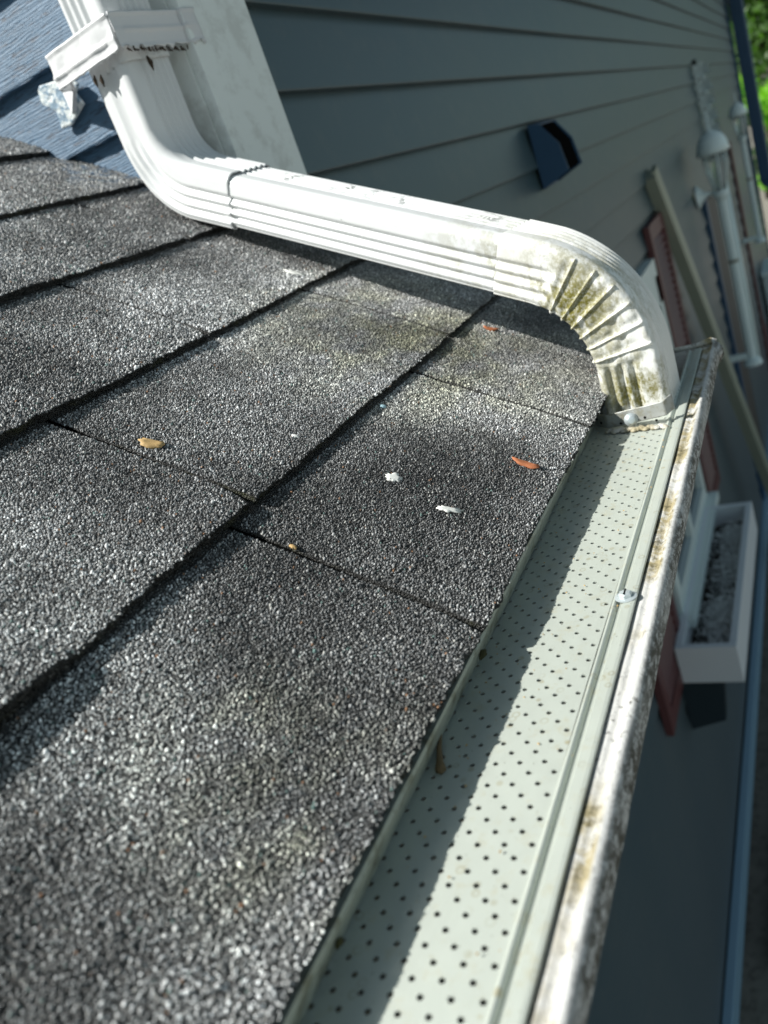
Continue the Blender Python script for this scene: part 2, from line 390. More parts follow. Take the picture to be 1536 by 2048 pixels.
# dark lap siding on the long wall, one course per board, butts overhang the course below
def lap_x(name, x0, x1, zl, e, mat, y, parent, tilt=0):
    mb = MB(); t = .023
    prof = [(y, zl), (y - t, zl), (y - t - .001, zl + .003), (y - .002, zl + e + .006), (y, zl + e + .006)]
    n = 10; V = []; F = []; m = len(prof)
    for i in range(n + 1):
        x = x0 + (x1 - x0) * i / n; dz = -tilt * (x - XB) + .0012 * math.sin(x * 1.7 + zl * 9)
        V += [(x, a + .0012 * math.sin(x * 2.3 + zl * 5), b + dz) for a, b in prof]
    for i in range(n):
        for k in range(m): F.append((i*m+k, i*m+(k+1) % m, (i+1)*m+(k+1) % m, (i+1)*m+k))
    F += [tuple(range(m))[::-1], tuple(range(n*m, n*m+m))]
    mb.add(V, F); return mb
E_ = .161
sid = MB()
for k in range(-26, 17):
    zl = .261 + E_ * k
    if zl > 1.2: continue
    x0 = 1.49 if zl > -.30 else -3.4
    q = lap_x('', x0, XE - .15, zl, E_, 'siding', YW + .016, house, TILT); sid.add(q.V, q.F)
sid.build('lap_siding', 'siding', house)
# far end corner trim of the long wall
MB().box((XE - .16, YW - .02, GZ), (XE, YW + .05, 1.32)).build('corner_board', 'navy', house)
# roof over the main part, its unseen eave hung low to shade the wall
MB().prism([(YW - .62, 1.33), (YW - .60, 1.24), (YW + .03, 1.335), (YW + 3.5, 3.40), (YW + 7, 1.38), (YW + 7.6, 1.1), (YW + 7.6, 1.25), (YW + 3.5, 3.62)], 'x', XB - .03, XE + .3).build('shading_main_roof', 'siding', house)
# blue cedar siding on the end wall (faces the camera side)
def blue_board(zl, e=.149):
    y0, y1 = YW + max(.07, (zl - 1.15) * 1.72 + .05), YW + min(6.0, 7 - max(0, (zl - 1.15) * 1.72)); n = 240; V = []; F = []
    prof = [(0, 0), (-.022, 0), (-.023, .004), (-.004, e + .004), (0, e + .004)]; m = len(prof)
    for i in range(n + 1):
        y = y0 + (y1 - y0) * (i / n) ** 1.7
        w = .0016 * float(vnoise(y, zl * 7, 0, 40)) + .001 * float(vnoise(y, zl * 7, 3, 130))
        for k, (dx, dz) in enumerate(prof): V.append((XB + dx + (w * .5 if k in (1, 2) else 0), y, zl + dz + (w if k in (0, 1, 2) else 0)))
    for i in range(n):
        for k in range(m): F.append((i*m+k, (i+1)*m+k, (i+1)*m+(k+1) % m, i*m+(k+1) % m))
    F += [tuple(range(m)), tuple(range(n*m, n*m+m))[::-1]]
    return V, F
bb = MB()
for k in range(-3, 15):
    if k in (-3, -2) : pass
    bb.add(*blue_board(.272 + .147 * k))
bb.build('blue_siding', 'bluewood', house)
# corner boards
MB().box((XB - .028, YW - .012, -.06), (XB, YW + .075, 1.34)).build('corner_board', 'corner', house, bevel=.002)
MB().box((XB - .026, YW - .034, -.5), (XB + .185, YW - .0125, 1.34)).build('corner_board', 'corner', house, bevel=.002)
cb = MB()    # cracked caulk bead and raised batten running down beside the downspout
pts = [(XB - .034, YW + .045 + .004 * math.sin(z * 31), z) for z in np.linspace(-.05, .8, 40)]
cb.ring(pts, [.012 + .003 * math.sin(i * 1.9) for i in range(40)], 10); cb.build('caulk_bead', 'strap', house, smooth=True)

rot = MB(); rot.ring([(1.279, .935, .262), (1.279, .934, .235), (1.278, .926, .207), (1.280, .914, .186), (1.282, .897, .172)], [.0008, .0022, .0040, .0062, .003], 8); rot.build('rotten_crack', 'rust', house, smooth=True)
# ================================================================ little roof
TH = math.radians(32); ct, st = math.cos(TH), math.sin(TH); Y0, Z0 = .2745, -.330
def RP(u, v, h): return np.stack([u, Y0 + v*ct - h*st + .004 * (u - .5), Z0 + v*st + h*ct], -1)
roof = mesh('roof', *(lambda mb: (mb.V, mb.F))(MB().hexa([tuple(RP(np.array(a), np.array(b), np.array(h))) for h in (-.03, -.002) for a, b in ((-3, .004), (XB, .004), (XB, 3.0), (-3, 3.0))])), 'dark', house)
# soffit and fascia under the eave
MB().box((-3, .315, -.47), (XB, .335, -.362)).build('fascia', 'box', house)
MB().box((-3, .336, -.47), (XB, YW + .02, -.458)).build('soffit', 'box', house)
EXP = .235
splits = {0: [-1.0, -.55, .07, .4935, .913, XB + .006], 1: [-1.2, -.5, .0, .532, 1.056, XB + .006], 2: [-1.3, -.5, .29, .81, XB + .006],
          3: [-1.1, -.3, .02, .56, 1.10, XB + .006], 4: [-1.2, -.2, .3, .84, XB + .006], 5: [-1.2, .1, .6, 1.12, XB + .006],
          6: [-1.2, .3, .9, XB + .006], 7: [-1.2, .5, XB + .006], 8: [-1.2, .4, XB + .006]}
thick = {(0, 1): .006, (0, 2): .006, (0, 3): .0055, (0, 4): .0055, (1, 2): .0062, (1, 3): .0042, (1, 4): .0042, (2, 1): .0085, (2, 2): .0060, (2, 3): .0042, (3, 2): .008, (3, 3): .0062, (3, 4): .0042, (4, 3): .0065, (4, 4): .0045, (5, 4): .004}
GV, GC = [], []
def granules(k, i, u0, u1, v0, surf, edge_at):
    a, b = max(u0, -.15), u1; sp_ = .00205 if v0 < .45 else .0026 if v0 < .7 else .0032
    n1, n2 = int((b - a) / sp_), int((EXP + .004) / sp_)
    gu, gv = np.meshgrid(np.arange(n1), np.arange(n2), indexing='ij')
    u = a + (gu.ravel() + rng.random(n1 * n2) * 1.1) * sp_; v = v0 + (gv.ravel() + rng.random(n1 * n2) * 1.1) * sp_
    # drop those out of the frame (behind the camera's left edge)
    tv = (v - v0) / (EXP + .05); v = v + edge_at(u, tv) * .9
    e0 = u0 + .0017 + .004 * np.sin((v - v0) / EXP * math.pi) * .6; e1 = u1 - .0017 + .004 * np.sin((v - v0) / EXP * math.pi) * .6
    curl = ((.010 if k else .003) * np.exp(-((v - v0) / .018))) if i > 0 else 0
    keep = (u > e0 + .0018) & (u < e1 - curl - .0018) & (v < v0 + EXP - .0055) & (v > v0 + edge_at(u, tv * 0) * .9) & (rng.random(len(u)) < .93)  # leaves a bare dark strip under each butt to deepen its shadow
    if v0 < .01: pass
    u, v = u[keep], v[keep]; n = len(u)
    e0, e1 = e0[keep], (e1 - curl)[keep]
    h = surf(u, v, (v - v0) / EXP, e0, e1)
    P = RP(u, v, h)
    r = sp_ * (.36 + .34 * rng.random(n) ** 1.6); big = rng.random(n) < .05; r = np.where(big, r * 1.45, r)
    ht = r * (.55 + .6 * rng.random(n)); ph = rng.random(n) * 6.283
    U_ = np.array([1., .004, 0]); V_ = np.array([0, ct, st]); N0 = np.array([0, -st, ct])
    tx, ty = rng.normal(0, .42, n), rng.normal(0, .42, n)
    out = np.zeros((n, 8, 3))
    for c in range(8):
        top = c >= 4; ang = ph + (c % 4) * 1.5708 + rng.normal(0, .22, n); rad = r * (rng.uniform(.85, 1.25, n) if not top else rng.uniform(.45, .85, n))
        du, dv = rad * np.cos(ang), rad * np.sin(ang) * .8
        hh = np.where(top, ht + du * tx + dv * ty, -.0003) if top else np.full(n, -.0003)
        out[:, c] = P + du[:, None] * U_ + dv[:, None] * V_ + hh[:, None] * N0
    GV.append(out.reshape(-1, 3)); GC.append(np.repeat(rng.random((n, 3)), 8, axis=0))
def build_granules():
    V = np.vstack(GV); Cc_ = np.vstack(GC); n = len(V) // 8; c0 = np.array(Vector(V.mean(0)))
    q = np.array([[4, 5, 6, 7], [0, 1, 5, 4], [1, 2, 6, 5], [2, 3, 7, 6], [3, 0, 4, 7]])
    F = (np.arange(n)[:, None, None] * 8 + q[None]).reshape(-1, 4)
    me = bpy.data.meshes.new('granules'); me.vertices.add(len(V)); me.vertices.foreach_set('co', (V - c0).astype(np.float32).ravel())
    me.loops.add(F.size); me.loops.foreach_set('vertex_index', F.ravel().astype(np.int32))
    me.polygons.add(len(F)); me.polygons.foreach_set('loop_start', np.arange(0, F.size, 4, dtype=np.int32)); me.polygons.foreach_set('loop_total', np.full(len(F), 4, dtype=np.int32))
    me.update(calc_edges=True)
    at = me.color_attributes.new('rnd', 'FLOAT_COLOR', 'POINT'); at.data.foreach_set('color', np.c_[Cc_, np.ones(len(V))].astype(np.float32).ravel())
    me.materials.append(MAT['granule']); o = bpy.data.objects.new('granules', me); C.objects.link(o); o.parent = roof
    o.location = Vector(c0.tolist()) - world_loc(roof); o['kind'] = 'stuff'
    print('granules', n)
def shingle(k, i, u0, u1):
    v0 = EXP * k; v1 = v0 + EXP + .05; T = thick.get((k, i), .006 + .002 * rng.random()) + (.0038 if k else 0)
    if k == 0: T = .0080
    far = (u0 < -.3 or k > 6)
    du = .012 if far else .0042
    g = .0021
    nu = max(4, int((u1 - u0) / du)); nv = 20 if far else 62
    s = np.linspace(0, 1, nu); tt = np.linspace(0, 1, nv)
    U, Tv = np.meshgrid(s, tt, indexing='ij')
    Vv = v0 + (v1 - v0) * Tv
    # side edges wander a little and curl towards the lower right corner
    curlR = (.010 if k else .003) * np.exp(-((Vv - v0) / .018)) if i > 0 else 0
    e0 = u0 + g + .0016 * vnoise(Vv, k * 3.1, i, 60) + .004 * np.sin((Vv - v0) / EXP * math.pi) * .6
    e1 = u1 - g + .0016 * vnoise(Vv, k * 3.1, i + 1, 60) + .004 * np.sin((Vv - v0) / EXP * math.pi) * .6 - curlR
    UU = e0 + (e1 - e0) * U
    edge_at = lambda u, tv: (.0022 * vnoise(u, k * 5.3, 0, 160) + .0016 * vnoise(u, k * 2.3, 1, 420) + .004 * vnoise(u, k * 1.3, 2, 9)) * np.exp(-tv * 22)
    edge = (.0022 * vnoise(UU, k * 5.3, 0, 160) + .0016 * vnoise(UU, k * 2.3, 1, 420) + .004 * vnoise(UU, k * 1.3, 2, 9)) * np.exp(-Tv * 22)
    VV = Vv + edge
    rel = (VV - v0) / EXP
    def surf(UU, VV, rel, e0, e1):
        TT = T + (.0060 / (1 + np.exp((UU - .292) / .004)) if (k, i) == (1, 2) else 0)
        H = TT * (1 - rel * .86) + .0021 * vnoise(UU, VV, k, 9) * (1 - .6 * rel) + .0007 * vnoise(UU, VV, k, 45) + .00035 * vnoise(UU, VV, k, 190)
        H = np.where(rel > 1.02, np.minimum(H, .0015), H)
        return H - .0022 * np.exp(-np.abs(UU - e1) / .0035) - .0016 * np.exp(-np.abs(UU - e0) / .0035)
    H = surf(UU, VV, rel, e0, e1)
    if u1 > -.15 and k < 6 and u1 - u0 > .05: granules(k, i, u0, u1, v0, surf, edge_at)
    top = RP(UU, VV, H).reshape(-1, 3)
    bot = RP(UU, VV + .0015, np.full_like(H, 0.0005 if k else -.001)).reshape(-1, 3)
    V = np.vstack([top, bot]); N = nu * nv; F = []; fm = []
    idx = np.arange(N).reshape(nu, nv)
    a = idx[:-1, :-1].ravel(); b = idx[1:, :-1].ravel(); c = idx[1:, 1:].ravel(); d = idx[:-1, 1:].ravel()
    F = np.stack([a, b, c, d], 1).tolist(); fm = [0] * len(F)
    # butt face in small rows for a torn look, and the two side faces
    R = 4; rows = [idx[:, 0]]; ex = []
    base = 2 * N
    for r in range(1, R):
        q = r / R; P = top[idx[:, 0]] * (1 - q) + bot[idx[:, 0]] * q
        P[:, 1] += .0016 * (vnoise(P[:, 0], k, r * 1.7, 260)) * .8 + (.0018 if r == 2 else 0)
        ex.append(P); rows.append(np.arange(base, base + nu)); base += nu
    rows.append(idx[:, 0] + N)
    if ex: V = np.vstack([V] + ex)
    for r in range(R):
        A, B = rows[r], rows[r + 1]
        for j in range(nu - 1): F.append([A[j], B[j], B[j+1], A[j+1]]); fm.append(1)
    for col, flip in ((0, 0), (nu - 1, 1)):
        e = idx[col]
        for j in range(nv - 1):
            f = [e[j], e[j+1], e[j+1] + N, e[j] + N]; F.append(f[::-1] if flip else f); fm.append(1)
    mesh('shingle', V, F, None, roof, True, ['shingle', 'butt'], fm)
for k, sp in splits.items():
    for i in range(len(sp) - 1): shingle(k, i, sp[i], sp[i + 1])
build_granules()

# drip edge: metal strip under the eave shingles
def GY(x): return .016 * (x - .45)
def sweep_x(prof, xs, closed=True, wob=None):
    n = len(prof); V = []; F = []
    for i, x in enumerate(xs):
        for k, (y, z) in enumerate(prof):
            a, b = (wob(x, k) if wob else (0, 0)); V.append((x, y + GY(x) + a, z + b))
    for i in range(len(xs) - 1):
        for k in range(n if closed else n - 1): F.append((i*n+k, i*n+(k+1) % n, (i+1)*n+(k+1) % n, (i+1)*n+k))
    if closed: F += [tuple(range(n))[::-1], tuple(range((len(xs)-1)*n, len(xs)*n))]
    return V, F
xs = np.linspace(-.6, 1.315, 300)
de = MB(); de.add(*sweep_x([(.300, -.331), (.2765, -.3335), (.2755, -.336), (.2860, -.3575), (.2885, -.3580), (.2790, -.337), (.300, -.335)], xs,
                          wob=lambda x, k: (.0006 * float(vnoise(x, k * .1, 0, 30)), 0)))
de.build('drip_edge', 'strip', house)

# ================================================================ gutter
gut = thing('gutter', 'dirty white K-style gutter along the eave with moss and grime on its lip', 'gutter', (.35, .2, -.45))
gz = -.36
def gw(x, k): return (.0007 * float(vnoise(x, k, 4, 22)), .0007 * float(vnoise(x, k * 2, 9, 26)))
lip = [(.176, gz - .0056), (.1700, gz - .0030), (.1672, gz - .0018), (.1640, gz - .0030), (.1605, gz - .0045), (.1575, gz - .0035), (.1550, gz - .0005), (.1515, gz + .0006), (.1480, gz - .0010), (.1452, gz - .0040), (.1440, gz - .0085),
       (.1440, gz - .020), (.1455, gz - .0235), (.1500, gz - .026), (.168, gz - .060), (.190, gz - .078), (.196, gz - .100), (.20, gz - .108), (.294, gz - .108), (.294, gz + .002)]
lip = [(.1705 - (.1705 - y) * .78 if y < .1705 else y, z) for y, z in lip]
inner = [(y + (.0016 if y < .19 else -.0016), z - .0016 + (.0032 if z < gz - .1 else 0)) for y, z in lip[::-1]]
xg = np.linspace(-.6, 1.285, 420)
V, F = sweep_x(lip, xg, False, gw); tr = MB(); tr.add(V, F)
tr.build('trough', 'gutter', gut, smooth=True)
# end cap with folded rim
V = []; X1 = 1.285
for x in (X1, X1 + .004):
    V += [(x, y + GY(x), z) for y, z in lip[2:-1]] + [(x, .294 + GY(x), gz - .002)]
n = len(V) // 2; ec = MB(); ec.add(V, [tuple(range(n)), tuple(range(n, 2*n))[::-1]] + [(i, (i+1) % n, n + (i+1) % n, n + i) for i in range(n)])
cap = ec.build('end_cap', 'gutter', gut)
rim = MB(); pts = [(X1 + .003, (y if y > .1705 else .1705 - (.1705 - y) * .78) + GY(X1), z) for y, z in [(.285, gz + .001), (.25, gz + .003), (.215, gz + .002), (.18, gz + .001), (.166, gz + .003), (.156, gz + .004), (.149, gz + .001), (.1435, gz - .008), (.1425, gz - .02), (.149, gz - .03)]]
rim.ring(pts, [.0035, .0038, .0035, .0042, .005, .0056, .0056, .0062, .0052, .0035], 10); rim.build('cap_rim', 'gutter', cap, smooth=True)
tb = MB(); tb.ring([(X1 - .008, .150 + GY(X1), gz + .0015), (X1 - .02, .1475 + GY(X1), gz - .009), (X1 - .024, .149 + GY(X1), gz - .016)], [.004, .0055, .0035], 10)
tb.build('sealant_blob', 'gutter', cap, smooth=True)

# ================================================================ perforated gutter guard
gg = thing('gutter_guard', 'perforated pale aluminium guard covering the gutter beside the shingles', 'gutter guard', (.35, .22, gz))
px_, py_ = .0179 * 1.09, .0077 * 1.09; sh = .008 * 1.09; rh = .0020
gx0, gx1 = -.55, 1.05
yrow0 = .1945
V = []; F = []
NJ = 12; NR = 10
def fl(x, y):  # gentle sag of the sheet
    return gz + .0009 * math.sin(x * 7 + y * 20) + .0006 * math.sin(x * 17)
for j in range(NJ):
    yc = yrow0 + py_ * j
    off = .240 + sh * j
    i0 = int(math.floor((gx0 - off) / px_)); i1 = int(math.floor((gx1 - off) / px_))
    for i in range(i0, i1):
        xc = off + px_ * i
        cor = []   # outer boundary: 12 points around the cell, hole: 12 points
        nn = 12; base = len(V)
        for k in range(nn):
            q = 2 * math.pi * (k + .5) / nn; c, s_ = math.cos(q), math.sin(q)
            m = max(abs(c), abs(s_)); x = xc + c / m * px_ / 2; y = yc + s_ / m * py_ / 2
            V.append((x, y + GY(x), fl(x, y)))
        for k in range(nn):
            q = 2 * math.pi * (k + .5) / nn; x = xc + rh * math.cos(q); y = yc + rh * math.sin(q)
            V.append((x, y + GY(x), fl(x, y)))
        for k in range(nn):
            q = 2 * math.pi * (k + .5) / nn; x = xc + rh * .93 * math.cos(q); y = yc + rh * .93 * math.sin(q)
            V.append((x, y + GY(x), fl(x, y) - .0011))
        # four true corners
        for k in range(nn):
            k2 = (k + 1) % nn
            F.append((base + k, base + k2, base + nn + k2, base + nn + k))
            F.append((base + nn + k, base + nn + k2, base + 2*nn + k2, base + 2*nn + k))
        cb_ = len(V)
        for (cx, cy) in ((1, 1), (-1, 1), (-1, -1), (1, -1)):
            x = xc + cx * px_ / 2; y = yc + cy * py_ / 2; V.append((x, y + GY(x), fl(x, y)))
        for q, k in enumerate((1, 4, 7, 10)): F.append((base + k, cb_ + q, base + (k + 1) % nn))
panel = mesh('perforated_panel', V, F, 'guard', gg)
ya = yrow0 - py_ / 2; yb = yrow0 + py_ * (NJ - .5)
fx = np.linspace(gx0 - .1, 1.272, 280)
fb = MB()
fb.add(*sweep_x([(ya + .0001, gz + .0001), (ya - .0012, gz + .0012), (ya - .0026, gz + .0016), (ya - .0038, gz + .0006), (ya - .0050, gz - .0020), (ya - .0072, gz - .0024), (ya - .0084, gz - .0008),
                 (ya - .0098, gz + .0012), (.1735, gz + .0016), (.1712, gz + .0012), (.1705, gz - .0002), (.1712, gz - .0012), (ya - .004, gz - .0045), (ya + .0001, gz - .002)], fx))
fo = fb.build('front_flange', 'guard', gg, smooth=False)
fb2 = MB(); fb2.add(*sweep_x([(yb - .0002, gz + .0004), (.2990, gz + .0012), (.2990, gz - .001), (yb - .0002, gz - .001)], fx)); fb2.build('rear_flange', 'guard', gg)
# plain end of the sheet past the downspout
def screw(x, y, z, parent, r=.0072, tiltv=(0, 0, 1)):
    mb = MB(); mb.lathe((x, y, z), [(r * 1.25, 0), (r * 1.28, .0006), (r * 1.05, .0010), (r * .95, .0012)], 24)
    o = mb.build('screw', 'zinc', parent, smooth=False)
    h = MB(); h.lathe((x, y, z + .0012), [(r * .82, 0), (r * .8, .0026), (r * .66, .0036), (r * .3, .0040), (0.0001, .0041)], 6); hd = h.build('screw_head', 'zinc', o, bevel=.0003)
    s = MB(); s.box((x - r * .6, y - .0006, z + .0050), (x + r * .6, y + .0006, z + .0056)); s.build('slot', 'dark', o)
    return o
screw(.579, .1812, gz + .0016, gg)
# leaf mud and a curl of debris lying against the drip edge
def scrap(name, label, pts, rad, mat):
    m = MB(); m.ring(pts, rad, 8); o = m.build(name, mat, smooth=True); return tag(o, label, 'debris')
g0 = gz + .0022
scrap('leaf_scrap', 'shrivelled brown leaf scrap in the shaded part of the perforated guard', [(.404, .2840, g0 + .004), (.392, .2815, g0 + .002), (.380, .2770, g0), (.372, .2730, g0), (.369, .2715, g0)], [.0008, .0018, .0026, .0042, .0010], 'curl')
scrap('moss_tuft', 'olive moss tuft under the shingle edge above the brown leaf scrap', [(.500, .2800, g0 + .008), (.494, .2795, g0 + .009), (.487, .2800, g0 + .008)], [.001, .0034, .001], 'moss')
scrap('moss_tuft', 'small moss tuft clinging to the drip edge near the bottom corner', [(.232, .2755, g0 + .010), (.2285, .2750, g0 + .011), (.225, .2752, g0 + .010)], [.001, .0024, .0008], 'moss')
grit = MB(); gr = random.Random(11)
for i in range(110):
    x = gr.uniform(-.1, 1.0); y = (.1835 + .098 * gr.random() ** (1.6 if i % 3 else .35)) + GY(x); r_ = gr.uniform(.0004, .0012); a = gr.uniform(0, 6)
    zz = gz + .0019
    grit.add([(x + r_ * 1.6 * math.cos(a), y + r_ * 1.6 * math.sin(a), zz), (x + r_ * math.cos(a + 2), y + r_ * math.sin(a + 2), zz), (x + r_ * math.cos(a + 4.2), y + r_ * math.sin(a + 4.2), zz), (x, y, zz + r_)], [(0, 1, 3), (1, 2, 3), (2, 0, 3), (0, 2, 1)])
tag(grit.build('roof_grit', 'leaf_tan'), 'loose dark roof grit scattered over the perforated guard', 'grit', kind='stuff')

# ================================================================ downspout
DS = thing('downspout', 'white ribbed downspout coming down the wall corner and crossing the roof into the gutter', 'downspout', (1.1, .6, 0))
XA, XBt, YA, YBt = 1.17, 1.0, .97, .21
kk = (XA - XBt) / (YA - YBt)
def pk(y): return kk / (1 + math.exp(-(y - .31) / .028))            # the lower elbow is twisted square to the gutter
def px_at(y): return XBt + .020 + kk * .028 * math.log(1 + math.exp((y - .31) / .028))
def plane_pt(y, z): return Vector((px_at(y), y, z))
def arc_path():
    P = [(.945, 1.7), (.945, .158 + .0)]
    A = np.array([.945, 1.7]); B = np.array([.946, .148]); Cc = np.array([.2360, -.191]); D = np.array([.240, -.372])
    def fillet(P0, P1, P2, d, n=16):
        a = P1 + (P0 - P1) / np.linalg.norm(P0 - P1) * d; b = P1 + (P2 - P1) / np.linalg.norm(P2 - P1) * d
        t = np.linspace(0, 1, n)[:, None]; return (1-t)**2 * a + 2*t*(1-t) * (P1*.86 + (a+b)/2*.14) + t**2 * b
    f1 = fillet(A, B, Cc, .072, 24); f2 = fillet(B, Cc, D, .098, 48)
    pts = [A, np.array([.945, .60]), np.array([.945, .40])] + list(f1) + list(f2) + [D]
    # resample
    P = np.array(pts); L = np.r_[0, np.cumsum(np.linalg.norm(np.diff(P, axis=0), axis=1))]
    s = np.concatenate([np.linspace(0, 1.2, 10), np.arange(1.204, L[-1], .004), [L[-1]]])
    Q = np.stack([np.interp(s, L, P[:, 0]), np.interp(s, L, P[:, 1])], 1)
    T = np.gradient(Q, s, axis=0)
    ker = np.ones(7) / 7
    T = np.stack([np.convolve(np.pad(T[:, i], 3, 'edge'), ker, 'valid') for i in (0, 1)], 1)
    T /= np.linalg.norm(T, axis=1)[:, None]
    return s, Q, T
s_, Q_, T_ = arc_path()
# outer side (top / outboard): left-hand normal so that on the slope it points up
N_ = np.stack([T_[:, 1], -T_[:, 0]], 1)
if N_[len(N_)//2][1] < 0: N_ = -N_
def section(mode):
    """closed outline (a across: -1 inner .. +1 outer, b depth: 0 front .. 1 back), with outward normals"""
    out = []; r = .16
    nF = 46; nT = 60
    # front face b=0 from inner to outer
    def rib(t, lo, hi, n, amp):
        if t < lo or t > hi: return 0
        return -amp * (0.5 - .5 * math.cos(2 * math.pi * n * (t - lo) / (hi - lo))) ** 1.2
    for i in range(nF + 1):
        t = i / nF; out.append((-1 + 2*t, 0.0, 0, -1, ('F', t, rib(t, .12, .66, 3, .0062))))
    for i in range(nT + 1):
        t = i / nT; out.append((1.0, t, 1, 0, ('T', t, rib(t, .30, .92, 5, .0040))))
    for i in range(nF + 1):
        t = i / nF; out.append((1 - 2*t, 1.0, 0, 1, ('B', t, rib(t, .12, .66, 3, .005))))
    for i in range(nT + 1):
        t = i / nT; out.append((-1.0, 1 - t, -1, 0, ('I', t, rib(t, .1, .9, 5, .004))))
    return out
SEC = section(0)
def rr(a, b, T, Dp, rc):   # rounded rectangle: pull points near corners on to a corner arc
    x = a * T / 2; y = (b - .5) * Dp
    hx, hy = T / 2 - rc, Dp / 2 - rc
    cx = max(-hx, min(hx, x)); cy = max(-hy, min(hy, y)); dx, dy = x - cx, y - cy
    if abs(x) > hx and abs(y) > hy:
        l = math.hypot(dx, dy) or 1; return cx + dx / l * rc, cy + dy / l * rc, dx / l, dy / l
    return x, y, None, None
crimp_s = None
def tube(s0, s1, name, mat, T0, T1, Dp=.098, grow=0.0, crimps=None, flute=None, parent=DS, ends=True):
    idx = [i for i in range(len(s_)) if s0 <= s_[i] <= s1]
    n = len(SEC); V = []; F = []
    fine = idx
    if crimps:   # resample finely
        ss = np.arange(s0, s1, .0008)
    else: ss = np.array([s0] + [s_[i] for i in idx] + [s1])
    Qx = np.interp(ss, s_, Q_[:, 0]); Qz = np.interp(ss, s_, Q_[:, 1]); Nx = np.interp(ss, s_, N_[:, 0]); Nz = np.interp(ss, s_, N_[:, 1])
    for j, s in enumerate(ss):
        f = (s - s0) / (s1 - s0); T = T0 + (T1 - T0) * f + 2 * grow; D2 = Dp + 2 * grow
        c = plane_pt(Qx[j], Qz[j]); k_ = pk(Qx[j]); e_dir = Vector((1, -k_, 0)).normalized(); nv = Vector((k_ * Nx[j], Nx[j], Nz[j])).normalized()
        fr = plane_pt(Qx[j], Qz[j]) + e_dir * (Dp / 2)
        for (a, b, na, nb, (side, t, rib)) in SEC:
            x, y, qx, qy = rr(a, b, T, D2, (.0150 if not crimps else .0150 - .006 * f) if side in 'FT' else .012)
            amp = rib
            if crimps:
                fade = 1.0
                lo, hi = crimps[0] - .012, crimps[-1] + .012
                k0 = min(1, max(0, (s - lo + .012) / .012)) * min(1, max(0, (hi + .012 - s) / .012)); inside = k0
                if side in ('F', 'B'):
                    amp = rib * (1 - inside)
                    amp *= 1
                    dmin = min(crimps, key=lambda q: abs(q - s)); d = abs(s - dmin)
                    if side == 'F':
                        reach = 1 if t < .93 else max(0, 1 - (t - .93) / .07)
                        reach *= min(1, t / .10 + .15); cr = .0027 * math.exp(-(d / .0013) ** 2) - .0008 * math.exp(-((s - dmin + .0058) / .0036) ** 2)
                        amp += cr * reach * inside
                        amp += inside * reach * .0016 * float(vnoise(s, t * .08, 2, 95))
                if side == 'I':
                    dmin = min(crimps, key=lambda q: abs(q - s)); amp = rib * (1 - inside) + inside * (.004 * math.exp(-((s - dmin) / .003) ** 2) - .002)
            if flute is not None and side == 'F':
                # ribs fade out towards the pipe end under the strap and become two long flutes
                w = min(1, max(0, (s - flute) / .05)); amp = rib * w - (1 - w) * .004 * max(0, math.sin(math.pi * min(1, max(0, (t - .35) / .4))))
            ox, oy = (na, nb) if qx is None else (qx, qy)
            x += ox * amp; y += oy * amp
            V.append(fr + nv * x + e_dir * y)
    m = len(ss)
    for i in range(m - 1):
        for k in range(n): F.append((i*n+k, i*n+(k+1) % n, (i+1)*n+(k+1) % n, (i+1)*n+k))
    o = mesh(name, [tuple(v) for v in V], F, mat, parent, True)
    bm = bmesh.new(); bm.from_mesh(o.data); bmesh.ops.remove_doubles(bm, verts=bm.verts, dist=1e-5); bmesh.ops.recalc_face_normals(bm, faces=bm.faces)
    bm.to_mesh(o.data); bm.free()
    md = o.modifiers.new('wall', 'SOLIDIFY'); md.thickness = .0014; md.offset = -1
    return o
def s_at(y=None, z=None, lo=0, hi=99):
    best = min((i for i in range(len(s_)) if lo <= s_[i] <= hi), key=lambda i: abs((Q_[i, 0] - y) if y is not None else (Q_[i, 1] - z)))
    return float(s_[best])
sA = s_at(z=.345, hi=1.5); sB = s_at(y=.795); sC = s_at(y=.37); sEnd = float(s_[-1])
tube(.0, sA + .02, 'upper_pipe', 'pipe', .104, .104)
tube(sA - .0, sB, 'upper_elbow', 'elbow_up', .092, .086, grow=.0005, flute=sA + .12)
tube(sB - .02, sC, 'pipe', 'pipe', .080, .080, grow=-.0008)
e0 = s_at(y=.291); step = (sEnd - .100 - e0) / 5
cr = [e0 + .0 + step * i for i in range(6)]
tube(sC - .001, sEnd, 'lower_elbow', 'elbow_low', .0790, .081, grow=.0012, crimps=cr)

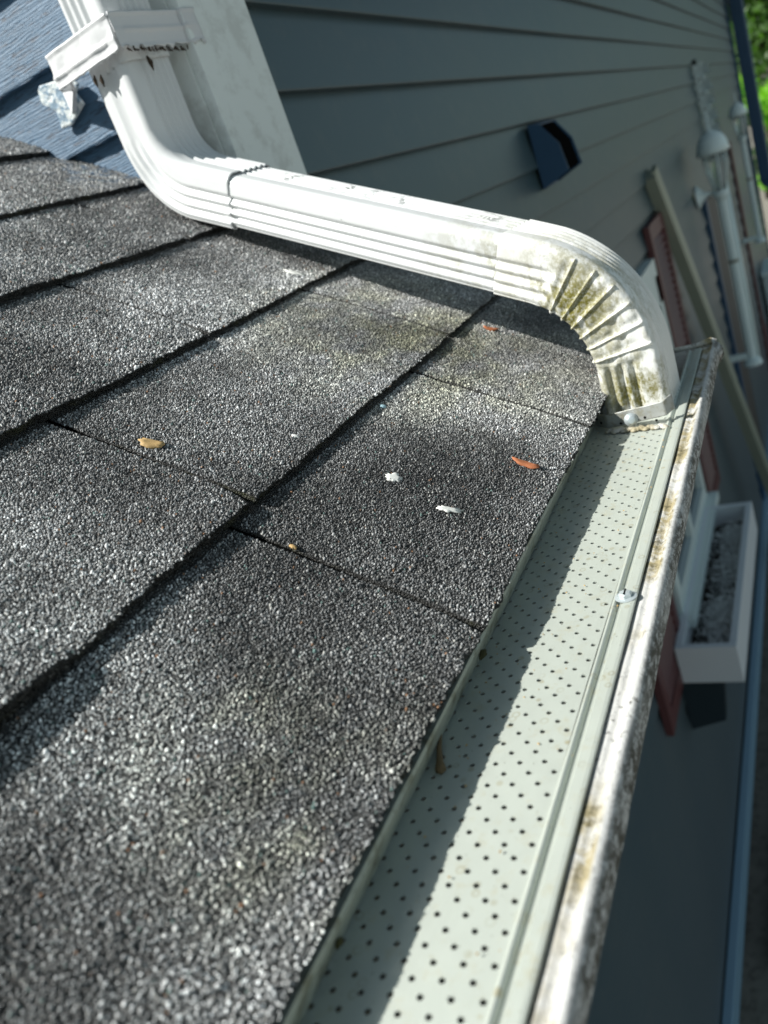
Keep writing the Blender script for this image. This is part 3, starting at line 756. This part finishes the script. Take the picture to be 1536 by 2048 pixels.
# strap that holds the vertical pipe to the corner
ST = thing('pipe_strap', 'bent white metal strap with flaking paint around the vertical downspout', 'strap', (1.16, .95, .36))
def band(path, z0, z1, th, name, parent, mat='strap', ribz=None, rag=.0):
    """vertical band following (x,y) points"""
    P = []; 
    for i in range(len(path) - 1):
        a, b = np.array(path[i]), np.array(path[i+1]); k = max(2, int(np.linalg.norm((b - a)[:2]) / .003))
        for j in range(k): P.append(a + (b - a) * j / k)
    P.append(np.array(path[-1])); P = np.array(P)
    K = 18; V = []; F = []
    tan = np.gradient(P[:, :2], axis=0); tan /= np.linalg.norm(tan, axis=1)[:, None]; nor = np.stack([tan[:, 1], -tan[:, 0]], 1)
    for i, p in enumerate(P):
        dz = p[2] if len(p) > 2 else 0
        for side in (0, 1):
            for k in range(K + 1):
                t = k / K if side == 0 else 1 - k / K
                z = z0 + (z1 - z0) * t + dz
                if k in (0,) and side == 0 or k == K and side == 1: z += rag * float(vnoise(i * .003, 0, 5, 180))
                o = (th / 2 if side == 0 else -th / 2)
                if ribz:
                    for rz in ribz: o += .0032 * math.exp(-((t - rz) / .05) ** 2) * (1 if (i > 6 and i < len(P) - 8) else .3)
                    if t < .07 or t > .93: o += .0016
                o += .0016 * float(vnoise(i * .003, z, 1, 38)) + .0003 * float(vnoise(i * .003, z, 6, 200))
                V.append((p[0] + nor[i, 0] * o, p[1] + nor[i, 1] * o, z))
    n = 2 * (K + 1)
    for i in range(len(P) - 1):
        for k in range(n): F.append((i*n+k, i*n+(k+1) % n, (i+1)*n+(k+1) % n, (i+1)*n+k))
    F += [tuple(range(n))[::-1], tuple(range((len(P)-1)*n, len(P)*n))]
    mb = MB(); mb.add(V, F); return mb.build(name, mat, parent, smooth=True)
zb0, zb1 = .336, .388
band([(1.200, 1.058, .002), (1.170, 1.053, .001), (1.155, 1.044, 0), (1.138, .885, 0)], zb0, zb1, .0022, 'front_band', ST, ribz=(.34,), rag=.0015)
band([(1.139, .883, 0), (1.290, .868, .0), (1.294, .872, 0), (1.296, .86, 0), (1.325, .856, 0)], zb0 + .001, zb1 + .001, .0022, 'side_band', ST, ribz=(.5,), rag=.007)
# paint-torn tab on the blue wall
tbm = MB(); out = [(1.232, .372), (1.224, .380), (1.150, .368), (1.135, .350), (1.150, .340), (1.142, .318), (1.190, .298), (1.215, .300), (1.210, .330), (1.236, .352)]
out = [(y - .012, z + .020) for y, z in out]
n = len(out); tbm.add([(1.288, y, z) for y, z in out] + [(1.296, y, z) for y, z in out], [tuple(range(n)), tuple(range(n, 2*n))[::-1]] + [(i, (i+1) % n, n+(i+1) % n, n+i) for i in range(n)])
t2 = NT('flaked_blue_white_paint'); MAT['flake'] = t2.out(t2.mix(t2.ramp(t2.noise(75, 5, .7), [(.46, 0.), (.52, 1.)]), (.20, .29, .38), (.66, .70, .70)), .5, t2.bump(t2.noise(110, 5), .004, .8))
tbm.build('wall_tab', 'flake', ST, bevel=.0025)
br = MB(); br.hexa([(1.198, 1.052, .338), (1.198, 1.060, .338), (1.289, 1.165, .333), (1.289, 1.150, .333), (1.198, 1.052, .388), (1.198, 1.060, .388), (1.289, 1.165, .378), (1.289, 1.150, .378)]); br.build('return_leg', 'strap', ST)
# rusty drip marks and dried gunk on the elbow below the strap
gk = MB()
for (x, y, z, r, l) in ((1.150, .9, .327, .004, .020), (1.155, .965, .322, .004, .012)):
    pass
gunk = MB()
for i in range(26):
    t = i / 25; y = .893 + 0 * t; x = 1.142 + .15 * t
    gunk.ring([(x, y - .018 + .004 * math.sin(i * 2.2), zb0 - .001 + .002 * math.sin(i * 1.3)), (x + .004, y - .018, zb0 - .004 - .003 * random.random())], [.0022 * random.uniform(.4, 1.2), .001], 6)
for (yy, zz) in ((.968, .322), (.955, .318)):
    g2_ = MB(); g2_.ring([(1.156, yy, zz + .008), (1.154, yy + .001, zz), (1.153, yy, zz - .010)], [.0012, .0034, .0008], 6); g2_.build('rust_spot', 'rust', ST, smooth=True)
g3 = MB(); g3.ring([(1.185, .878, .324), (1.186, .876, .314), (1.187, .877, .302)], [.0016, .0045, .0008], 6); g3.build('rust_spot', 'rust', ST, smooth=True)
gunk.build('rust_gunk', 'rust', ST, smooth=True)

# perforated hanger strap with screw where the downspout meets the guard
HS = thing('hanger_strap', 'grey perforated strap with screw across the foot of the downspout', 'strap', (1.0, .23, -.35))
band([(1.048, .302, -.001), (1.018, .298, -.002), (.992, .274, 0), (.990, .262, .001), (.975, .196, .010), (.99, .188, .012)], -.3585, -.3400, .0016, 'strap_band', HS, mat='perf_strap')
hh = MB()
for (x, y, z) in ((1.002, .2835, -.352), (1.010, .290, -.348), (.9868, .255, -.352), (.978, .2225, -.347), (.9745, .209, -.352)):
    V = []
    for q in range(10):
        a = 2 * math.pi * q / 10; V.append((x - .0026, y + .0018 * math.cos(a) - .0006, z + .0018 * math.sin(a)))
    hh = MB(); hh.add(V, [tuple(range(10))]); hh.build('strap_hole', 'dark', HS)
sc = MB(); c0 = Vector((.9800, .2400, -.3480)); ax = Vector((-1, -.28, .25)).normalized(); u1 = ax.cross(Vector((0, 0, 1))).normalized(); u2 = ax.cross(u1)
V = []; F = []; prof = [(.0085, -.001), (.0085, .0012), (.0062, .0014), (.0058, .0042), (.0040, .0050), (.0002, .0051)]
for r, h in prof:
    for k in range(16):
        a = 2 * math.pi * k / 16; V.append(c0 + ax * h + (u1 * math.cos(a) + u2 * math.sin(a)) * r)
for i in range(len(prof) - 1):
    for k in range(16): F.append((i*16+k, i*16+(k+1) % 16, (i+1)*16+(k+1) % 16, (i+1)*16+k))
sc.add(V, F + [tuple(range(16))]); scr = sc.build('screw', 'zinc', HS, smooth=True)
# lumpy sealant at the foot
sb = MB()
for i in range(22):
    t = i / 21; y = .272 - .074 * t; x = .982 - .016 * t + .003 * math.sin(i * 1.7)
    sb.lathe((x, y, gz + .0002), [(.0045 + .002 * random.random(), 0), (.004, .0016), (.002, .0028 + .0008 * random.random()), (.0001, .0032)], 9)
sb.build('sealant', 'gutter', HS, smooth=True)

# ================================================================ small debris on the shingles
def on_roof(u, v, h=.0): return RP(np.array(float(u)), np.array(float(v)), np.array(float(h)))
def roof_h(u, v):
    k = int(v // EXP); rel = (v - k * EXP) / EXP
    sp = splits[k]; i = max(j for j in range(len(sp)) if sp[j] <= u)
    T = thick.get((k, i), .007); T = .0080 if k == 0 else T + .0038
    return T * (1 - rel * .86) + .0015
def blob(u, v, ru, rv, h, mat, name, label, cat, ang=0, rag=.25, curl=.0, seed=0, group=None, flat=False):
    r = random.Random(seed); n = 26; V = [on_roof(u, v, roof_h(u, v) + h + .0)]; ring1 = []; 
    hb = roof_h(u, v)
    for q, R in ((0, .55), (1, 1.0)):
        for k in range(n):
            a = 2 * math.pi * k / n; rad = R * (1 + (rag * (r.random() - .5) if q else 0))
            du, dv = ru * rad * math.cos(a), rv * rad * math.sin(a)
            uu = u + du * math.cos(ang) - dv * math.sin(ang); vv = v + du * math.sin(ang) + dv * math.cos(ang)
            V.append(on_roof(uu, vv, hb + (h * .9 + curl * .3 if q == 0 else h * .35 + curl * abs(math.sin(a)) ** 2)))
    for k in range(n):
        a = 2 * math.pi * k / n
        V.append(V[1 + n + k] - np.array([0, -.0008 * st, .0012]))
    F = [(0, 1 + k, 1 + (k+1) % n) for k in range(n)] + [(1+k, 1+n+k, 1+n+(k+1) % n, 1+(k+1) % n) for k in range(n)] + [(1+n+k, 1+2*n+k, 1+2*n+(k+1) % n, 1+n+(k+1) % n) for k in range(n)]
    o = mesh(name, V, F, mat, None, True); return tag(o, label, cat, group)
def rooff(p): return p
blob(.554, .364, .0075, .0120, .0018, 'leaf_tan', 'dry_leaf', 'small curled tan leaf on the second row of shingles', 'leaf', .35, .3, .0028, 3)
blob(.767, .042, .0055, .0145, .0020, 'leaf_orange', 'dry_leaf', 'orange dry leaf scrap on the eave shingles near the guard', 'leaf', .1, .3, .0035, 4)
blob(1.13, .197, .005, .011, .0020, 'leaf_orange', 'dry_leaf', 'orange dry leaf scrap at the edge of the downspout shadow', 'leaf', .4, .3, .0035, 5)
blob(.655, .149, .0075, .0075, .0006, 'white_drop', 'bird_dropping', 'round chalky white splash in the middle of the eave shingle', 'bird dropping', 0, .7, 0, 6)
blob(.634, .083, .0045, .0115, .0006, 'white_drop', 'bird_dropping', 'long chalky white splash nearer the gutter guard', 'bird dropping', .45, .8, 0, 7)
blob(1.093, .508, .0065, .016, .0006, 'white_drop', 'bird_dropping', 'pale smeared splash just below the downspout', 'bird dropping', .1, .6, 0, 8)
blob(.655, .262, .003, .004, .0010, 'white_drop', 'paint_chip', 'tiny white chip on the shingles right of the tan leaf', 'chip', 0, .6, 0, 9)
blob(.792, .222, .003, .0035, .0012, 'blue_chip', 'paint_chip', 'pale blue chip under the shingle edge in the roof middle', 'chip', 0, .6, 0, 10)
blob(.497, .175, .002, .0035, .0012, 'leaf_tan', 'dry_leaf', 'tiny yellowish scrap beside the shingle joint', 'leaf', 0, .5, 0, 11)

# ================================================================ things on and by the long wall
# exhaust hood
vh = thing('vent_hood', 'dark navy exhaust hood with open black mouth on the siding', 'vent hood', (3.3, YW, -.05))
yw = YW - .006
mb = MB(); P = [(3.20, yw, -.172), (3.20, yw, .060), (3.20, yw - .045, .048), (3.20, yw - .095, -.035), (3.20, yw - .108, -.135)]
X2 = 3.43; n = 5; V = P + [(X2, b, c) for a, b, c in P]
mb.add(V, [(0, 1, 2, 3, 4)[::-1], (5, 6, 7, 8, 9), (0, 1, 6, 5), (1, 2, 7, 6)]); hb = mb.build('hood_shell', 'navy', vh)
md = hb.modifiers.new('w', 'SOLIDIFY'); md.thickness = .006; md.offset = -1
mb = MB(); mb.prism([(yw - .004, -.165), (yw - .004, .052), (yw - .043, .040), (yw - .086, -.036), (yw - .098, -.132)], 'x', 3.2075, 3.4225); mb.build('mouth', 'dark', vh)  # black block filling the hood, the opening's shade put into its colour

# hanging ornament: string of white leaves
ho = thing('hanging_ornament', 'dark strip with a string of white leaf clusters hanging on the siding', 'ornament', (9.2, YW, -.1))
MB().box((9.16, yw - .03, -.62), (9.22, yw - .005, .17)).build('backing_strip', 'dark', ho)
lf = MB()
for k in range(5):
    zc = .06 - k * .135
    for q in range(7):
        a = q / 7 * 2 * math.pi; c = Vector((9.16, yw - .06, zc)); d = Vector((-.02 + .02 * math.cos(a), .062 * math.cos(a), .055 * math.sin(a)))
        w = Vector((0, -math.sin(a), math.cos(a))) * .02
        lf.add([c, c + d * .8 + w * 1.5, c + d * 1.6, c + d * .8 - w * 1.5], [(0, 1, 2, 3)])
        lf.add([c + Vector((-.01, 0, 0)), c + d * .8 + w * 1.5, c + d * 1.6, c + d * .8 - w * 1.5], [(0, 3, 2, 1)])
lf.build('white_leaves', 'lamp_white', ho)

# white lantern posts
def lantern(x, y, ztop, zbot, w, label, arm=None, dbl=False):
    L = thing('lantern_post', label, 'lamp post', (x, y, zbot), 'white lantern posts along the wall')
    s = w / .30
    MB().lathe((x, y, ztop), [(.001, .34*s), (.007*s, .30*s), (.012*s, .16*s), (.045*s, .14*s), (.09*s, .115*s), (.125*s, .07*s), (.145*s, .0), (.155*s, -.05*s), (.13*s, -.055*s), (.05*s, -.05*s)][::-1], 20).build('lamp_roof', 'lamp_white', L, smooth=True)
    MB().lathe((x, y, ztop - .40*s), [(.055*s, 0), (.075*s, .08*s), (.098*s, .22*s), (.105*s, .345*s)], 16).build('lamp_glass', 'lampglass', L, smooth=True)
    cg = MB()
    for k in range(6):
        a = k / 6 * 2 * math.pi + .3; c, d = math.cos(a), math.sin(a)
        cg.ring([(x + .058*s*c, y + .058*s*d, ztop - .41*s), (x + .1*s*c, y + .1*s*d, ztop - .2*s), (x + .112*s*c, y + .112*s*d, ztop - .05*s)], .008*s, 6)
    cg.build('lamp_cage', 'lamp_white', L, smooth=True)
    MB().lathe((x, y, ztop - .50*s), [(.045*s, 0), (.05*s, .03*s), (.075*s, .06*s), (.075*s, .09*s), (.05*s, .10*s)], 16).build('lamp_base', 'lamp_white', L, smooth=True)
    pb = MB(); r = .042*s
    prof = [(r * (1 + (.10 if k % 2 else -.06)) * math.cos(2*math.pi*k/16), r * (1 + (.10 if k % 2 else -.06)) * math.sin(2*math.pi*k/16)) for k in range(16)]
    pb.prism([(x + a, y + b) for a, b in prof], 'z', zbot, ztop - .49*s); pb.build('post', 'lamp_white', L)
    MB().lathe((x, y, zbot + (ztop - zbot) * .5), [(r*1.12, -.015), (r*1.25, 0), (r*1.12, .015)], 12).build('collar', 'strip', L)
    MB().lathe((x, y, zbot), [(r*2.2, 0), (r*2.1, .03), (r*1.3, .06)], 16).build('foot', 'lamp_white', L)
    return L
L1 = lantern(7.5, .70, -.52, -2.36, .25, 'nearer white lantern on a long white post, bell-shaped wall bracket beside its lamp')
pp = MB(); pp.ring([(7.62, .665, -.72), (7.62, .665, -2.36)], .022, 10); pp.build('side_pipe', 'lamp_white', L1, smooth=True)
bk = MB(); V = []; F = []
for r, t in ((.012, 0), (.014, .4), (.03, .62), (.062, .8), (.09, .92), (.095, 1.)):
    for k in range(14):
        a = 2 * math.pi * k / 14; V.append((7.5 + .0 + r * math.cos(a), .73 + .15 * t, -.86 + r * math.sin(a)))
for i in range(5):
    for k in range(14): F.append((i*14+k, i*14+(k+1) % 14, (i+1)*14+(k+1) % 14, (i+1)*14+k))
bk.add(V, F + [tuple(range(70, 84))]); bk.build('wall_bracket', 'lamp_white', L1, smooth=True)
bk2 = MB(); bk2.box((7.48, .70, -2.30), (7.52, YW - .004, -2.25)); bk2.build('wall_bracket', 'lamp_white', L1)
L2 = lantern(11.0, .70, -.49, -1.98, .20, 'farther white lantern with pointed finial on a post by the navy downspout')
bk3 = MB(); bk3.box((10.98, .70, -1.94), (11.02, YW - .004, -1.89)); bk3.build('wall_bracket', 'lamp_white', L2)

# brown door beside the posts
dr = MB(); dr.box((8.0, YW - .022, -4.0), (8.75, YW + .02, -.98)); dr.build('door', 'brown', house)
MB().box((7.88, YW - .030, -4.0), (7.999, YW + .02, -.90)).build('door_frame', 'navy', house)
# long brown-red batten behind the second lantern
MB().box((11.4, YW - .03, -4.0), (11.6, YW + .0, -.8)).build('batten', 'maroon', house)

# leaning pole: a spare length of grey-green metal gutter
pole = MB(); a = Vector((5.42, .865, -.40)); b = Vector((7.05, .60, -4.08)); d = (b - a).normalized()
u = Vector((1, 0, 0)); u = (u - d * u.dot(d)).normalized(); w = d.cross(u)
pr_ = [(-.055, -.03), (.05, -.035), (.058, -.018), (.03, -.008), (.03, .004), (.062, .014), (.05, .034), (.0, .030), (-.012, .012), (-.028, .012), (-.040, .032), (-.058, .028)]
V = [tuple(c + u * p * 1.2 + w * q * 1.2) for c in (a, b) for p, q in pr_]; n = len(pr_)
pole.add(V, [(i, (i+1) % n, n+(i+1) % n, n+i) for i in range(n)] + [tuple(range(n))[::-1], tuple(range(n, 2*n))])
tag(pole.build('metal_channel', 'pole'), 'long grey-green grooved metal channel leaning against the siding', 'metal channel')

# window, shutters, planter, ledge
win = MB()
wx0, wx1, wz0, wz1 = 3.52, 4.84, -2.30, -.80
for a_, b_ in (((wx0, wz0), (wx1, wz0 + .09)), ((wx0, wz1 - .24), (wx1, wz1)), ((wx0, wz0 + .091), (wx0 + .09, wz1 - .091)), ((wx1 - .09, wz0 + .091), (wx1, wz1 - .091)), (((wx0+wx1)/2 - .04, wz0 + .091), ((wx0+wx1)/2 + .04, wz1 - .091))):
    win.box((a_[0], YW - .045, a_[1]), (b_[0], YW + .03, b_[1]))
wo = win.build('window', 'window_white', house)
MB().box((wx0 + .08, YW - .010, wz0 + .08), (wx1 - .08, YW + .0, wz1 - .08)).build('pane', 'glass', wo)
MB().box((wx0 - .05, YW - .105, wz0 - .055), (wx1 + .05, YW + .02, wz0 - .002)).build('sill', 'window_white', wo, bevel=.006)
def shutter(x0, x1, z0, z1, label):
    m = MB()
    y1, y0 = YW - .006, YW - .040
    m.box((x0, y0, z0), (x0 + .07, y1, z1)); m.box((x1 - .07, y0, z0), (x1, y1, z1))
    for z in (z0, (z0+z1)/2 - .04, z1 - .09): m.box((x0 + .071, y0 + .002, z), (x1 - .071, y1, z + .09))
    zz = z0 + .10
    while zz < z1 - .14:
        if abs(zz - (z0+z1)/2) > .07: m.hexa([(x0 + .071, y0 + .006, zz), (x1 - .071, y0 + .006, zz), (x1 - .071, y1 - .002, zz + .02), (x0 + .071, y1 - .002, zz + .02), (x0 + .071, y0 + .006, zz + .006), (x1 - .071, y0 + .006, zz + .006), (x1 - .071, y1 - .002, zz + .045), (x0 + .071, y1 - .002, zz + .045)])
        zz += .045
    return m.build('shutter', 'maroon', house)
shutter(2.86, 3.44, -2.50, -.64, ''); shutter(4.93, 5.50, -2.50, -.64, '')

pl = thing('planter_box', 'long white window planter with dry white plants and dark soil', 'planter', (3.9, .72, -2.45))
bx0, bx1, by0, by1, bz0, bz1 = 3.23, 4.68, .585, .858, -2.50, -2.30
tk = .035
MB().box((bx0, by0, bz0), (bx0 + tk, by1, bz1)).build('end_panel', 'box', pl, bevel=.004)
MB().box((bx1 - tk, by0, bz0), (bx1, by1, bz1)).build('end_panel', 'box', pl, bevel=.004)
MB().box((bx0 + tk, by0, bz0 + .001), (bx1 - tk, by0 + tk, bz1 - .001)).build('side_panel', 'box', pl, bevel=.004)
MB().box((bx0 + tk, by1 - tk, bz0 + .001), (bx1 - tk, by1, bz1 - .001)).build('side_panel', 'box', pl, bevel=.004)
n1, n2 = 60, 16; V = []
for i in range(n1):
    for j in range(n2):
        x = bx0 + tk + (bx1 - bx0 - 2*tk) * i / (n1 - 1); y = by0 + tk + (by1 - by0 - 2*tk) * j / (n2 - 1)
        V.append((x, y, -2.405 + .02 * float(vnoise(x, y, 0, 8)) + .012 * float(vnoise(x, y, 0, 25))))
so_ = mesh('soil', V, [(i*n2+j, (i+1)*n2+j, (i+1)*n2+j+1, i*n2+j+1) for i in range(n1-1) for j in range(n2-1)], 'soil', pl, True)
fm_ = MB(); r = random.Random(5)
for i in range(7000):
    cx, sx_, sy_ = r.choice([(4.05, .13, .05), (3.5, .12, .05), (4.4, .06, .05), (3.62, .07, .05)])
    x = min(bx1 - .05, max(bx0 + .05, r.gauss(cx, sx_))); y = min(by1 - .05, max(by0 + .05, r.gauss(.67, sy_)))
    z = -2.40 + abs(r.gauss(0, .032)); s = r.uniform(.003, .0075); a = r.uniform(0, 6.28); tl = r.uniform(-.6, .6)
    c, q = math.cos(a) * s, math.sin(a) * s
    fm_.add([(x - c, y - q, z), (x + q, y - c, z + tl * s), (x + c, y + q, z), (x - q, y + c, z - tl * s)], [(0, 1, 2, 3)])
tag(fm_.build('dried_flowers', 'dry', pl), kind='stuff')
MB().hexa([(3.30, .72, -2.78), (3.36, .72, -2.78), (3.36, YW - .006, -2.84), (3.30, YW - .006, -2.84), (3.28, .68, -2.502), (3.40, .68, -2.502), (3.40, YW - .006, -2.502), (3.28, YW - .006, -2.502)]).build('bracket', 'darkteal', pl)
MB().hexa([(4.40, .72, -2.78), (4.46, .72, -2.78), (4.46, YW - .006, -2.84), (4.40, YW - .006, -2.84), (4.38, .68, -2.502), (4.50, .68, -2.502), (4.50, YW - .006, -2.502), (4.38, YW - .006, -2.502)]).build('bracket', 'darkteal', pl)

MB().box((-3.4, YW - .055, -4.02), (XE - .2, YW - .008, -3.88)).build('ledge_board', 'ledge', house, bevel=.006)

# navy downspout at the far corner
nd = thing('downspout', 'dark navy downspout running down the far corner of the house', 'downspout', (XE, YW, -2.2))
mb = MB(); mb.box((XE - .02, YW - .235, -1.86), (XE + .24, YW - .045, 1.24)); mb.build('pipe', 'navy', nd, bevel=.03)
mb = MB(); P = [(XE - .02, YW - .235, -1.86), (XE + .24, YW - .235, -1.86), (XE + .24, YW - .045, -1.86), (XE - .02, YW - .045, -1.86)]
mb.hexa([(XE - .02, YW - .72, -2.46), (XE + .24, YW - .72, -2.46), (XE + .24, YW - .60, -2.62), (XE - .02, YW - .60, -2.62)] + P); mb.build('elbow', 'navy', nd, bevel=.02)

# white bin with red tub by the far end of the wall
wb = thing('storage_bin', 'white plastic bin standing on a red crate at the far wall end', 'bin', (13, .6, GZ))
MB().hexa([(12.6, .42, -3.4), (13.3, .42, -3.4), (13.3, .86, -3.4), (12.6, .86, -3.4), (12.55, .36, -2.75), (13.35, .36, -2.75), (13.35, .87, -2.75), (12.55, .87, -2.75)]).build('tub', 'lamp_white', wb, bevel=.04)
MB().box((12.5, .33, -2.749), (13.4, .875, -2.66)).build('lid', 'lamp_white', wb, bevel=.03)
MB().box((12.6, .42, GZ), (13.3, .86, -3.401)).build('base', 'red', wb, bevel=.03)

# dark paving stones along the ledge, one broken
stn = 0
for i in range(9):
    x = 3.0 + i * 1.15
    m = MB(); r = random.Random(i + 40); m.box((x, .30 + r.uniform(-.03, .03), GZ), (x + 1.05, .72, GZ + .05 + r.uniform(0, .02)))
    tag(m.build('paving_stone', 'brown', bevel=.012), 'dark brown paving stone in the row along the foot of the wall', 'paving stone', 'paving stones along the wall')

# ---------------------------------------------------------------- trees
def tree(name, label, cat, x, y, h, r, mat, nleaf, seed, size=.16, bush=False, group=None):
    R_ = random.Random(seed); t = thing(name, label, cat, (x, y, GZ), group)
    tk = MB(); base = Vector((x, y, GZ)); top = Vector((x + R_.uniform(-.3, .3), y, GZ + h * .62))
    blobs = []
    if not bush:
        tk.ring([base, base.lerp(top, .4) + Vector((.08, .05, 0)), top], [.26, .19, .08], 9)
        for i in range(11):
            p = base.lerp(top, R_.uniform(.35, 1)); a = R_.uniform(0, 6.28); l = r * R_.uniform(.5, .95)
            q = p + Vector((math.cos(a) * l, math.sin(a) * l, R_.uniform(.3, 1.4) * l)); tk.ring([p, p.lerp(q, .5) + Vector((0, 0, .1)), q], [.08, .05, .02], 6)
            blobs.append((q, r * R_.uniform(.3, .5))); blobs.append((p.lerp(q, .6), r * R_.uniform(.25, .4)))
        for i in range(14): blobs.append((Vector((x + R_.gauss(0, r * .4), y + R_.gauss(0, r * .4), GZ + h * R_.uniform(.3, .95))), r * R_.uniform(.25, .45)))
    else:
        for i in range(7):
            a = R_.uniform(0, 6.28); q = base + Vector((math.cos(a) * r * .5, math.sin(a) * r * .5, h * R_.uniform(.5, .9))); tk.ring([base, q], [.05, .015], 6)
        for i in range(26): blobs.append((Vector((x + R_.gauss(0, r * .42), y + R_.gauss(0, r * .42), GZ + h * R_.uniform(.1, .92))), r * R_.uniform(.22, .36)))
    tk.build('trunk', 'bark', t, smooth=True)
    g = np.random.default_rng(seed); V = np.zeros((nleaf * 4, 3)); cen = np.array([tuple(b[0]) for b in blobs]); rad = np.array([b[1] for b in blobs])
    k = g.integers(0, len(blobs), nleaf); dvec = g.normal(size=(nleaf, 3)); dvec /= np.linalg.norm(dvec, axis=1)[:, None]
    c = cen[k] + dvec * (rad[k] * g.random(nleaf) ** .45)[:, None]
    a = g.normal(size=(nleaf, 3)); a /= np.linalg.norm(a, axis=1)[:, None]; b = np.cross(a, g.normal(size=(nleaf, 3))); b /= np.linalg.norm(b, axis=1)[:, None]
    s = (size * g.uniform(.6, 1.3, nleaf))[:, None]
    V[0::4] = c - a * s; V[1::4] = c + b * s * .45; V[2::4] = c + a * s; V[3::4] = c - b * s * .45
    mesh('crown', V, np.arange(nleaf * 4).reshape(-1, 4).tolist(), mat, t)
tree('broadleaf_tree', 'tall dark green broadleaf tree at the top right beyond the house', 'tree', 30, 1.3, 11, 3.4, 'leaf_dark', 15000, 1, .17)
tree('broadleaf_tree', 'dark green tree further back at the right edge', 'tree', 40, -1.6, 13, 4.2, 'leaf_dark', 15000, 2, .2)
tree('leafy_bush', 'bright lime green sunlit bush beyond the navy downspout', 'bush', 21, .5, 4.0, .95, 'leaf_bright', 7000, 3, .07, True)
tree('leafy_bush', 'lower mid green bush below the lime green one', 'bush', 24.5, .3, 3.1, 1.1, 'leaf_dark', 7000, 4, .09, True)
# pale neighbouring shed glimpsed past the trees
sh_ = thing('garden_shed', 'pale white garden shed beyond the bushes at the right edge', 'shed', (33, -3, GZ))
MB().box((50, -3.5, GZ), (53, 2.5, -1.0)).build('wall', 'lamp_white', sh_)
MB().hexa([(49.7, -3.8, -1.0), (53.3, -3.8, -1.0), (53.3, 2.8, -1.0), (49.7, 2.8, -1.0), (49.7, -.9, .6), (53.3, -.9, .6), (53.3, -.1, .6), (49.7, -.1, .6)]).build('roof', 'brown', sh_)
